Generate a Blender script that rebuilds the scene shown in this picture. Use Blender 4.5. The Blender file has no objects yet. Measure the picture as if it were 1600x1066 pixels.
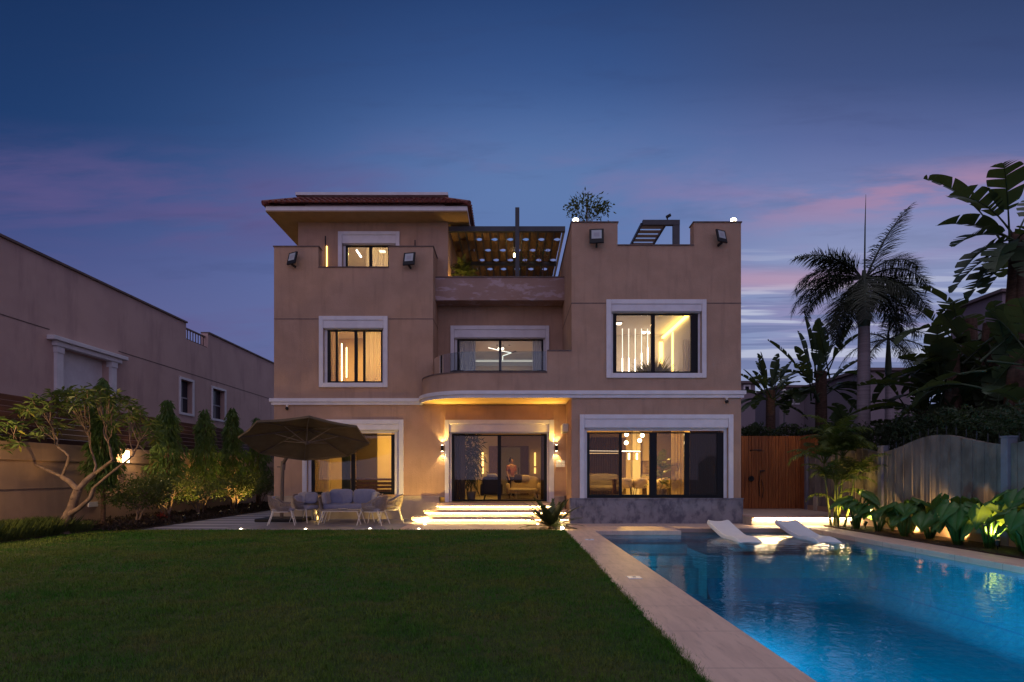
import bpy, math, random
import numpy as np
from mathutils import Vector, Matrix
SC = bpy.context.scene; COL = SC.collection; R = math.radians; PI = math.pi
rnd = random.Random(7); NPR = np.random.default_rng(7)
F, EYE, HY = 888.9, 1.65, 742.0            # focal length in photo pixels, eye height, horizon row
def gx(px, Y): return (px - 800) * Y / F
def gz(py, Y): return EYE - (py - HY) * Y / F
def at(px, py, Y): return Vector((gx(px, Y), Y, gz(py, Y)))

# ---------------------------------------------------------------- camera
cd = bpy.data.cameras.new("camera"); cam = bpy.data.objects.new("camera", cd); COL.objects.link(cam)
cam.location = (0, 0, EYE); cam.rotation_euler = (R(90), 0, 0)
cd.lens = 20.0; cd.sensor_width = 36.0; cd.shift_y = (HY - 533) / 1600; cd.clip_start = .05; cd.clip_end = 2000
SC.camera = cam
vs = SC.view_settings; vs.view_transform = 'Standard'; vs.look = 'None'; vs.exposure = 0; vs.gamma = 1
SC.display_settings.display_device = 'sRGB'
try:
    c = SC.cycles; c.use_denoising = True; c.denoiser = 'OPENIMAGEDENOISE'; c.max_bounces = 7; c.diffuse_bounces = 3
    c.glossy_bounces = 3; c.transmission_bounces = 4; c.transparent_max_bounces = 14; c.caustics_reflective = False
    c.caustics_refractive = False; c.sample_clamp_indirect = 4; c.use_light_tree = True
except Exception as e: print(e)

# ---------------------------------------------------------------- dusk sky
W = bpy.data.worlds.new("World"); SC.world = W; W.use_nodes = True
def node(nt, t, **k):
    n = nt.nodes.new(t)
    for a, b in k.items(): setattr(n, a, b)
    return n
class G:                                     # tiny node-graph helper
    def __init__(s, nt): s.nt = nt
    def put(s, sock, v):
        if hasattr(v, 'is_output'): s.nt.links.new(v, sock)
        elif isinstance(v, tuple) and len(v) == 3 and sock.type == 'RGBA': sock.default_value = (*v, 1)
        else: sock.default_value = v
    def m(s, op, a, b=0.0, c=0.0, clamp=False):
        n = node(s.nt, 'ShaderNodeMath', operation=op, use_clamp=clamp)
        for i, v in enumerate((a, b, c)): s.put(n.inputs[i], v)
        return n.outputs[0]
    def sstep(s, x, lo, hi):
        n = node(s.nt, 'ShaderNodeMapRange', interpolation_type='SMOOTHSTEP')
        s.put(n.inputs[0], x); n.inputs[1].default_value = lo; n.inputs[2].default_value = hi
        return n.outputs[0]
    def mix(s, f, a, b, mode='MIX'):
        n = node(s.nt, 'ShaderNodeMix', data_type='RGBA', blend_type=mode)
        s.put(n.inputs[0], f); s.put(n.inputs[6], a); s.put(n.inputs[7], b)
        return n.outputs[2]
    def ramp(s, x, stops):
        n = node(s.nt, 'ShaderNodeValToRGB'); s.put(n.inputs[0], x); e = n.color_ramp.elements
        while len(e) < len(stops): e.new(.5)
        for q, (p, c) in zip(e, stops): q.position = p; q.color = (*c, 1)
        return n.outputs[0]
    def comb(s, x, y, z):
        n = node(s.nt, 'ShaderNodeCombineXYZ')
        for i, v in enumerate((x, y, z)): s.put(n.inputs[i], v)
        return n.outputs[0]
    def noise(s, vec, scale, detail=4, rough=.55, dist=0):
        n = node(s.nt, 'ShaderNodeTexNoise'); s.put(n.inputs['Vector'], vec); n.inputs['Scale'].default_value = scale
        n.inputs['Detail'].default_value = detail; n.inputs['Roughness'].default_value = rough; n.inputs['Distortion'].default_value = dist
        return n.outputs[0]
def build_sky():
    nt = W.node_tree; nt.nodes.clear(); g = G(nt)
    tc = node(nt, 'ShaderNodeTexCoord'); sp = node(nt, 'ShaderNodeSeparateXYZ'); nt.links.new(tc.outputs['Generated'], sp.inputs[0])
    x, y, z = sp.outputs
    el = g.m('MULTIPLY', g.m('ARCSINE', z), 57.2958); az = g.m('MULTIPLY', g.m('ARCTAN2', x, y), 57.2958)   # degrees
    e2 = g.m('MULTIPLY', g.m('ARCTAN2', z, y), 57.2958)          # clouds lie in long streets across the view: their height angle
    e01 = g.m('DIVIDE', e2, 50.0, clamp=True)
    left = g.ramp(e01, [(0, (.10, .105, .235)), (.20, (.108, .116, .28)), (.32, (.100, .110, .275)), (.42, (.066, .088, .245)), (.52, (.036, .068, .21)), (.64, (.014, .046, .150)), (.90, (.008, .026, .092))])
    midc = g.ramp(e01, [(0, (.16, .20, .38)), (.20, (.130, .180, .375)), (.40, (.130, .182, .41)), (.52, (.106, .172, .395)), (.62, (.064, .130, .33)), (.72, (.037, .086, .245)), (.82, (.019, .051, .163)), (.96, (.012, .035, .11))])
    rightc = g.ramp(e01, [(0, (.30, .32, .52)), (.16, (.33, .37, .56)), (.30, (.26, .32, .53)), (.42, (.27, .31, .52)), (.52, (.185, .225, .45)), (.61, (.102, .140, .33)), (.70, (.050, .083, .215)), (.90, (.015, .035, .10))])
    base = g.mix(g.sstep(az, -46, 2), left, midc); base = g.mix(g.sstep(az, 6, 30), base, rightc)
    # brighter milky patch above the house
    base = g.mix(g.m('MULTIPLY', g.m('MULTIPLY', g.sstep(g.m('ABSOLUTE', g.m('SUBTRACT', az, 4.0)), 30, 0), g.sstep(g.m('ABSOLUTE', g.m('SUBTRACT', e2, 26.0)), 9, 0)), .8), base, (.115, .20, .42))
    tilt = g.m('ADD', e2, g.m('MULTIPLY', az, -.04))
    v1 = g.comb(g.m('MULTIPLY', az, .028), g.m('MULTIPLY', tilt, .13), 0.0)
    n1 = g.noise(v1, 1.7, 5, .55, .4)
    pinkband = g.m('MULTIPLY', g.sstep(n1, .46, .68), g.m('MULTIPLY', g.sstep(e2, 33, 25), g.sstep(e2, 6, 14)))
    base = g.mix(g.m('MULTIPLY', pinkband, .5), base, g.mix(g.sstep(az, -30, 35), (.125, .098, .25), (.30, .22, .42)))
    band = g.m('MULTIPLY', g.sstep(g.m('ABSOLUTE', g.m('SUBTRACT', g.m('ADD', e2, g.m('MULTIPLY', az, .10)), 22.5)), 6, 1), g.sstep(az, -4, -18))
    base = g.mix(g.m('MULTIPLY', g.m('MULTIPLY', band, g.sstep(g.noise(v1, 2.6, 5, .6, .3), .36, .6)), .55), base, (.115, .092, .245))
    # warm pink smear low on the right of the house and between the palms
    pk = g.m('MULTIPLY', g.sstep(g.m('ABSOLUTE', g.m('SUBTRACT', g.m('ADD', e2, g.m('MULTIPLY', g.m('SUBTRACT', az, 36.0), -.16)), 26.6)), 3.0, 0), g.sstep(az, 14, 36))
    base = g.mix(g.m('MULTIPLY', g.m('MULTIPLY', pk, g.sstep(g.noise(v1, 4.2, 4, .6), .36, .6)), .8), base, (.40, .235, .38))
    # soft darker wisps
    v2 = g.comb(g.m('MULTIPLY', az, .05), g.m('MULTIPLY', tilt, .32), 3.0)
    n2 = g.noise(v2, 1.6, 6, .6, .3)
    base = g.mix(g.m('MULTIPLY', g.sstep(n2, .50, .72), .30), base, g.mix(.5, base, (.03, .045, .13)))
    # thin bright and dark streaks near the horizon
    v3 = g.comb(g.m('MULTIPLY', az, .035), g.m('MULTIPLY', e2, .85), 8.0)
    n3 = g.noise(v3, 1.15, 4, .55, .35); low = g.m('MULTIPLY', g.sstep(e2, 23.5, 16), g.sstep(az, 4, 22))
    base = g.mix(g.m('MULTIPLY', g.sstep(n3, .51, .57), g.m('MULTIPLY', low, .8)), base, (.165, .20, .38))
    base = g.mix(g.m('MULTIPLY', g.sstep(n3, .47, .40), g.m('MULTIPLY', low, .8)), base, (.52, .55, .70))
    pk2 = g.m('MULTIPLY', g.sstep(g.m('ABSOLUTE', g.m('SUBTRACT', e2, 18.9)), 1.6, 0), g.m('MULTIPLY', g.sstep(az, 14, 22), g.sstep(az, 36, 28)))
    base = g.mix(g.m('MULTIPLY', pk2, .7), base, (.50, .30, .42))
    # the after-glow behind the camera that lights the facades
    glow = g.m('MULTIPLY', g.sstep(y, .05, -.75), g.sstep(el, 75, 12))
    base = g.mix(glow, base, (.54, .46, .72))
    base = g.mix(g.sstep(el, 46, 78), base, (.92, .88, .98))
    base = g.mix(g.sstep(el, 0, -3), base, (.03, .03, .04))
    bg = node(nt, 'ShaderNodeBackground'); out = node(nt, 'ShaderNodeOutputWorld')
    g.put(bg.inputs[0], base); bg.inputs[1].default_value = 1.0
    nt.links.new(bg.outputs[0], out.inputs[0])
build_sky()

# ---------------------------------------------------------------- materials
def new_mat(name):
    m = bpy.data.materials.new(name); m.use_nodes = True; nt = m.node_tree; nt.nodes.clear()
    return m, nt, G(nt), node(nt, 'ShaderNodeOutputMaterial')
def ocoord(nt, sc=(1, 1, 1)):
    tc = node(nt, 'ShaderNodeTexCoord'); mp = node(nt, 'ShaderNodeMapping'); mp.inputs['Scale'].default_value = sc
    geo = node(nt, 'ShaderNodeNewGeometry'); nt.links.new(geo.outputs['Position'], mp.inputs[0])
    return mp.outputs[0]
def mat(name, c1, c2=None, scale=5, rough=.7, bump=0, bscale=60, metal=0, stretch=(1, 1, 1), spec=.3, lo=.35, hi=.65, c3=None, s3=1.0, st3=(1, 1, 1), a3=.5, l3=.5, h3=.7, joints=None, jcol=(.1, .09, .09)):
    m, nt, g, out = new_mat(name)
    p = node(nt, 'ShaderNodeBsdfPrincipled'); nt.links.new(p.outputs[0], out.inputs[0])
    p.inputs['Roughness'].default_value = rough; p.inputs['Metallic'].default_value = metal; p.inputs['Specular IOR Level'].default_value = spec
    col = c1
    if c2: col = g.mix(g.sstep(g.noise(ocoord(nt, stretch), scale), lo, hi), c1, c2)
    if c3: col = g.mix(g.m('MULTIPLY', g.sstep(g.noise(ocoord(nt, st3), s3, 6, .6), l3, h3), a3), col, c3)
    if joints:                                # (axis, pitch, width) pairs, thin joints between slabs
        geo = node(nt, 'ShaderNodeNewGeometry'); sp = node(nt, 'ShaderNodeSeparateXYZ'); nt.links.new(geo.outputs['Position'], sp.inputs[0])
        tot = 0.0
        for ax, pitch, w in joints:
            fr = g.m('FRACT', g.m('DIVIDE', g.m('ADD', sp.outputs[ax], 500.0), pitch))
            tot = g.m('MAXIMUM', tot, g.m('LESS_THAN', fr, w / pitch))
        col = g.mix(g.m('MULTIPLY', tot, .75), col, jcol)
    g.put(p.inputs['Base Color'], col)
    if bump:
        b = node(nt, 'ShaderNodeBump'); b.inputs['Strength'].default_value = bump; b.inputs['Distance'].default_value = .02
        g.put(b.inputs['Height'], g.noise(ocoord(nt, stretch), bscale, 3)); nt.links.new(b.outputs[0], p.inputs['Normal'])
    return m
def leafm(name, c1, c2, trans=.3, scale=1.6, rough=.5):
    m, nt, g, out = new_mat(name)
    col = g.mix(g.sstep(g.noise(ocoord(nt), scale, 5, .7), .35, .65), c1, c2)
    p = node(nt, 'ShaderNodeBsdfPrincipled'); p.inputs['Roughness'].default_value = rough; p.inputs['Specular IOR Level'].default_value = .35
    t = node(nt, 'ShaderNodeBsdfTranslucent'); mx = node(nt, 'ShaderNodeMixShader'); mx.inputs[0].default_value = trans
    g.put(p.inputs['Base Color'], col); g.put(t.inputs[0], g.mix(.5, col, (.16, .20, .02)))
    nt.links.new(p.outputs[0], mx.inputs[1]); nt.links.new(t.outputs[0], mx.inputs[2]); nt.links.new(mx.outputs[0], out.inputs[0])
    return m
def grassm(name):
    m, nt, g, out = new_mat(name); co = ocoord(nt)
    col = g.mix(g.sstep(g.noise(co, .55, 5, .65), .38, .62), (.050, .185, .013), (.165, .215, .032))
    col = g.mix(g.m('MULTIPLY', g.sstep(g.noise(ocoord(nt, (.6, 1.4, 1)), 1.7, 5, .7), .50, .68), .7), col, (.20, .145, .055))
    col = g.mix(g.m('MULTIPLY', g.sstep(g.noise(co, 6.5, 3, .6), .45, .65), .5), col, (.030, .105, .012))
    col = g.mix(g.m('MULTIPLY', g.sstep(g.noise(co, 30, 2, .6), .46, .60), .7), col, g.mix(.35, (.02, .03, .008), col))
    p = node(nt, 'ShaderNodeBsdfPrincipled'); p.inputs['Roughness'].default_value = .7; p.inputs['Specular IOR Level'].default_value = .2
    t = node(nt, 'ShaderNodeBsdfTranslucent'); mx = node(nt, 'ShaderNodeMixShader'); mx.inputs[0].default_value = .2
    g.put(p.inputs['Base Color'], col); g.put(t.inputs[0], col); nt.links.new(p.outputs[0], mx.inputs[1]); nt.links.new(t.outputs[0], mx.inputs[2]); nt.links.new(mx.outputs[0], out.inputs[0])
    return m
def emis(name, col, s):
    m, nt, g, out = new_mat(name); e = node(nt, 'ShaderNodeEmission'); g.put(e.inputs[0], col); e.inputs[1].default_value = s
    nt.links.new(e.outputs[0], out.inputs[0]); return m
def clear(name, tint, rough=.0, ior=1.45, screen=None):
    m, nt, g, out = new_mat(name)
    t = node(nt, 'ShaderNodeBsdfTransparent'); g.put(t.inputs[0], tint); gl = node(nt, 'ShaderNodeBsdfGlossy'); gl.inputs['Roughness'].default_value = rough
    fr = node(nt, 'ShaderNodeFresnel'); fr.inputs[0].default_value = ior; mx = node(nt, 'ShaderNodeMixShader')
    nt.links.new(fr.outputs[0], mx.inputs[0]); nt.links.new(t.outputs[0], mx.inputs[1]); nt.links.new(gl.outputs[0], mx.inputs[2])
    last = mx
    if screen:
        d = node(nt, 'ShaderNodeBsdfDiffuse'); g.put(d.inputs[0], screen[0]); m2 = node(nt, 'ShaderNodeMixShader'); m2.inputs[0].default_value = screen[1]
        nt.links.new(mx.outputs[0], m2.inputs[1]); nt.links.new(d.outputs[0], m2.inputs[2]); last = m2
    nt.links.new(last.outputs[0], out.inputs[0]); return m
def sheer(name, col, trans=.5, see=.0):
    m, nt, g, out = new_mat(name)
    d = node(nt, 'ShaderNodeBsdfDiffuse'); t = node(nt, 'ShaderNodeBsdfTranslucent'); mx = node(nt, 'ShaderNodeMixShader'); mx.inputs[0].default_value = trans
    g.put(d.inputs[0], col); g.put(t.inputs[0], col); nt.links.new(d.outputs[0], mx.inputs[1]); nt.links.new(t.outputs[0], mx.inputs[2])
    tr = node(nt, 'ShaderNodeBsdfTransparent'); m2 = node(nt, 'ShaderNodeMixShader'); m2.inputs[0].default_value = see
    nt.links.new(mx.outputs[0], m2.inputs[1]); nt.links.new(tr.outputs[0], m2.inputs[2]); nt.links.new(m2.outputs[0], out.inputs[0]); return m
def water_mat(tint=(.012, .42, .57)):
    m, nt, g, out = new_mat('pool_water')
    co = ocoord(nt, (1.0, 1.0, 1)); h = g.m('ADD', g.noise(co, 5.5, 3, .5, .6), g.m('MULTIPLY', g.noise(co, 1.3, 2, .5), 1.6))
    b = node(nt, 'ShaderNodeBump'); b.inputs['Strength'].default_value = .20; b.inputs["Distance"].default_value = .03; g.put(b.inputs['Height'], h)
    t = node(nt, 'ShaderNodeBsdfTransparent'); g.put(t.inputs[0], tint)
    gl = node(nt, 'ShaderNodeBsdfGlossy'); gl.inputs['Roughness'].default_value = .04; nt.links.new(b.outputs[0], gl.inputs['Normal'])
    fr = node(nt, 'ShaderNodeFresnel'); fr.inputs[0].default_value = 1.33; nt.links.new(b.outputs[0], fr.inputs['Normal'])
    mx = node(nt, 'ShaderNodeMixShader'); nt.links.new(fr.outputs[0], mx.inputs[0]); nt.links.new(t.outputs[0], mx.inputs[1]); nt.links.new(gl.outputs[0], mx.inputs[2])
    nt.links.new(mx.outputs[0], out.inputs[0]); return m
WARM = (1.0, .60, .22)
M = dict(
 stucco=mat('house_stucco', (.42, .272, .188), (.475, .308, .215), 1.4, .9, .6, 38, c3=(.25, .16, .12), s3=5.5, st3=(1, 1, .10), a3=.36, l3=.5, h3=.75),
 stucco2=mat('neighbour_stucco', (.52, .36, .32), (.57, .40, .355), .7, .9, .25, 40, c3=(.34, .235, .22), s3=1.1, st3=(1, 1, .2), a3=.5),
 stain=mat('weathered_stucco', (.33, .21, .17), (.36, .235, .20), 1.2, .9, .3, 55, c3=(.50, .38, .40), s3=3.4, st3=(.5, 1, 1.3), a3=.75, l3=.52, h3=.62),
 trim=mat('white_trim', (.68, .66, .68), (.74, .72, .74), 3, .6, .05, 30),
 soffit=mat('soffit_plaster', (.52, .37, .22), (.56, .41, .25), 3, .8),
 capst=mat('coping_stone', (.12, .085, .075), (.17, .12, .105), 6, .7),
 plinth=mat('plinth_stone', (.25, .24, .27), (.19, .185, .21), 1.6, .8, .2, 30, c3=(.10, .095, .125), s3=4.2, st3=(1, 1, .7), a3=.9, l3=.44, h3=.66),
 plinth2=mat('plinth_limestone', (.50, .42, .33), (.42, .35, .28), 2.0, .8, .2, 30, c3=(.26, .21, .17), s3=2.4, st3=(1, 1, .6), a3=.5, l3=.5, h3=.7),
 trav=mat('travertine', (.67, .48, .39), (.58, .41, .335), 2.2, .55, .12, 40, stretch=(3, .5, 1), c3=(.36, .25, .22), s3=5, st3=(4, .6, 1), a3=.5, l3=.52, h3=.72, joints=[(1, 1.15, .013)], jcol=(.28, .2, .18)),
 trav2=mat('travertine_deck', (.58, .42, .35), (.50, .36, .30), 2.2, .55, .12, 40, stretch=(.5, 3, 1), c3=(.36, .25, .22), s3=5, st3=(.6, 4, 1), a3=.5, l3=.52, h3=.72, joints=[(0, 1.15, .01)], jcol=(.28, .2, .18)),
 paver=mat('grey_paving', (.27, .25, .28), (.22, .205, .235), 2.5, .65, .2, 30, c3=(.14, .13, .15), s3=3, a3=.5, joints=[(0, 1.2, .012), (1, .6, .012)], jcol=(.08, .075, .085)),
 plank=mat('plank_paving', (.21, .19, .225), (.16, .145, .17), 2.5, .6, .2, 30, stretch=(.4, 3, 1), c3=(.16, .145, .16), s3=2, st3=(.3, 5, 1), a3=.6, joints=[(1, 1.05, .30)], jcol=(.46, .42, .46)),
 soil=mat('garden_soil', (.030, .020, .015), (.05, .033, .024), 6, .95, .6, 30),
 earth=mat('ground_earth', (.05, .045, .035), (.07, .06, .05), .5, .95),
 lawn_base=mat('lawn_soil', (.022, .050, .010), (.05, .055, .018), 1.2, .95, .5, 60),
 ipe=mat('red_wood_slats', (.43, .145, .045), (.31, .095, .03), 3, .5, .1, 40, stretch=(6, 6, .5), c3=(.12, .035, .015), s3=3, st3=(5, 5, .3), a3=.5),
 fence=mat('dark_wood_slats', (.085, .040, .034), (.06, .028, .024), 2, .6, .1, 40, stretch=(1, .6, 6)),
 alu=mat('dark_aluminium', (.009, .009, .011), None, rough=.5, spec=.2),
 steel=mat('blue_black_steel', (.022, .026, .036), (.03, .034, .045), 4, .45, spec=.5),
 black=mat('black_plastic', (.012, .012, .014), None, rough=.5),
 tile=mat('roof_tile', (.20, .055, .042), (.13, .035, .03), 7, .6, .2, 40, c3=(.28, .11, .09), s3=11, a3=.5),
 glass=clear('window_glass', (.93, .95, .96)), screen=clear('screened_glass', (.34, .32, .31), screen=((.085, .072, .07), .40)), screen2=clear('half_screen_glass', (.70, .67, .64), screen=((.07, .06, .055), .10)), drum=clear('drum_glass', (.9, .85, .75)),
 rail_glass=clear('railing_glass', (.72, .80, .84)), screen1=clear('sofa_screen_glass', (.52, .49, .46), screen=((.085, .072, .07), .28)),
 water=water_mat(), shallow=water_mat((.24, .62, .76)),
 pool=mat('pool_mosaic', (.06, .34, .46), (.045, .29, .41), 9, .5, joints=[(0, .3, .012), (1, .3, .012)], jcol=(.05, .2, .36)),
 shelf=mat('pool_step', (.30, .42, .47), (.25, .37, .43), 4, .5),
 whitep=mat('white_polymer', (.74, .76, .82), (.70, .72, .78), 3, .45, spec=.5),
 whitem=mat('white_powder_metal', (.72, .69, .66), None, rough=.45),
 cushion=mat('blue_grey_fabric', (.25, .26, .36), (.22, .23, .33), 9, .95, .25, 160), cushion2=mat('pale_grey_fabric', (.36, .35, .40), (.31, .30, .36), 9, .95, .25, 160),
 rope=mat('taupe_rope', (.34, .28, .24), (.25, .20, .17), 26, .9, .4, 120), tabletop=mat('grey_table_stone', (.30, .27, .27), (.25, .23, .23), 6, .35),
 canvas=mat('taupe_canvas', (.175, .135, .082), (.15, .115, .07), 3, .9, .15, 120), pole=mat('umbrella_pole', (.13, .10, .085), None, rough=.4),
 bark=mat('pale_bark', (.24, .165, .12), (.15, .10, .075), 6, .9, .5, 40), bark2=mat('brown_bark', (.12, .07, .05), (.07, .042, .03), 8, .9, .6, 30, stretch=(1, 1, 3)),
 palmb=mat('grey_palm_trunk', (.30, .25, .27), (.23, .19, .21), 3, .85, .4, 20, stretch=(.3, .3, 5)), shaft=mat('green_crownshaft', (.045, .06, .035), (.03, .045, .025), 3, .6),
 frang=leafm('frangipani_leaf', (.06, .105, .022), (.12, .15, .036), .3, 1.2), frangy=leafm('yellowing_leaf', (.30, .26, .03), (.20, .20, .03), .4),
 ashoka=leafm('ashoka_leaf', (.045, .105, .020), (.105, .165, .035), .3, 2.2), shrub=leafm('shrub_leaf', (.036, .066, .015), (.10, .12, .027), .25, 1.8),
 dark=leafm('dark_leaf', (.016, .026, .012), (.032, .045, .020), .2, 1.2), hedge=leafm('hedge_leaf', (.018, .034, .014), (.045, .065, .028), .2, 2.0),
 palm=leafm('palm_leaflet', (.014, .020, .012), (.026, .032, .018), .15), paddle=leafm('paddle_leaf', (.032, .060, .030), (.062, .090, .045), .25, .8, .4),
 areca=leafm('areca_leaf', (.055, .095, .016), (.12, .15, .03), .35, 1.5), aloc=leafm('elephant_ear_leaf', (.045, .125, .028), (.075, .165, .038), .35, 1.2, .35),
 cycad=leafm('cycad_leaf', (.045, .065, .018), (.07, .085, .026), .15), cover=leafm('red_groundcover', (.030, .014, .014), (.045, .028, .016), .1, 3),
 tallgrass=leafm('tall_grass', (.055, .085, .018), (.09, .11, .026), .25, 1.5), flower=leafm('red_flower', (.45, .03, .03), (.6, .06, .05), .3),
 grass=grassm('lawn_blade'),
 stem=leafm('green_stem', (.10, .13, .03), (.16, .17, .05), .1),
 concrete=mat('fence_panel', (.235, .195, .17), (.185, .15, .13), 1.4, .9, .3, 40, c3=(.085, .07, .06), s3=1.6, st3=(1, 1, .5), a3=.8, l3=.45), post=mat('fence_post', (.20, .19, .225), (.165, .155, .19), 3, .7),
 wallp=mat('garden_wall_render', (.42, .275, .185), (.37, .24, .16), 1.3, .9, .25, 40, c3=(.27, .18, .13), s3=1.6, st3=(1, 1, .3), a3=.45),
 inwall=mat('warm_interior_paint', (.66, .52, .36), (.62, .49, .33), 2, .8), inwhite=mat('white_interior_paint', (.74, .70, .68), None, rough=.8), inblue=mat('blue_interior_panel', (.16, .24, .36), None, rough=.7),
 infloor=mat('interior_floor', (.36, .30, .25), (.30, .25, .2), 3, .3), inwood=mat('walnut_panel', (.16, .08, .04), (.11, .055, .03), 4, .5, stretch=(6, 6, 1)),
 cream=mat('cream_upholstery', (.62, .52, .42), (.56, .46, .37), 8, .9), choc=mat('dark_upholstery', (.05, .035, .03), None, rough=.9),
 curtain=sheer('linen_curtain', (.66, .56, .42), .45), sheerw=sheer('white_sheer', (.78, .74, .74), .5, .25), curtaing=sheer('olive_curtain', (.10, .12, .07), .3), curtainb=sheer('pale_blue_curtain', (.56, .60, .72), .4), curtainr=sheer('brown_curtain', (.16, .11, .08), .25),
 led=emis('warm_led', (1, .70, .34), 9), ledy=emis('yellow_led', (1, .58, .15), 5), ledw=emis('white_led', (1, .82, .60), 7), bulb=emis('lit_bulb', (1, .72, .36), 14), spotlit=emis('lit_lens', (1, .84, .58), 22),
 dimlens=emis('shielded_lens', (1, .75, .4), .5), rodled=emis('soft_rod', (1, .84, .66), 2.6),
 lens=mat('flood_lens', (.42, .46, .48), None, rough=.25, spec=.6), poolled=emis('pool_lens', (.35, .75, 1), 9),
 canopy=mat('brown_canopy_weave', (.19, .118, .072), (.14, .088, .055), 5, .85, .3, 60, stretch=(4, .6, 4)), louvre=mat('louvre_grey', (.34, .34, .38), None, rough=.6),
 skin=mat('skin', (.45, .27, .19), None, rough=.6), pinkc=mat('pink_shirt', (.40, .15, .12), (.35, .13, .1), 8, .9), trous=mat('dark_trousers', (.04, .035, .045), None, rough=.9), hair=mat('dark_hair', (.015, .01, .008), None, rough=.6),
 eave=mat('eave_plaster', (.30, .20, .115), (.34, .225, .135), 3, .85), wire=mat('picket_iron', (.04, .04, .045), None, rough=.5), pot=mat('planter_pot', (.20, .16, .14), None, rough=.8), farw=mat('far_house_wall', (.24, .20, .22), (.22, .18, .2), .3, .9), farroof=mat('far_house_roof', (.16, .12, .12), None, rough=.9), window=mat('far_window', (.03, .035, .05), None, rough=.2), art=mat('painted_canvas', (.42, .30, .18), (.20, .13, .08), 4, .8), acw=mat('ac_casing', (.62, .6, .56), None, rough=.5),
 bean=mat('charcoal_beanbag', (.035, .035, .042), (.05, .05, .06), 6, .95),
)

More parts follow.
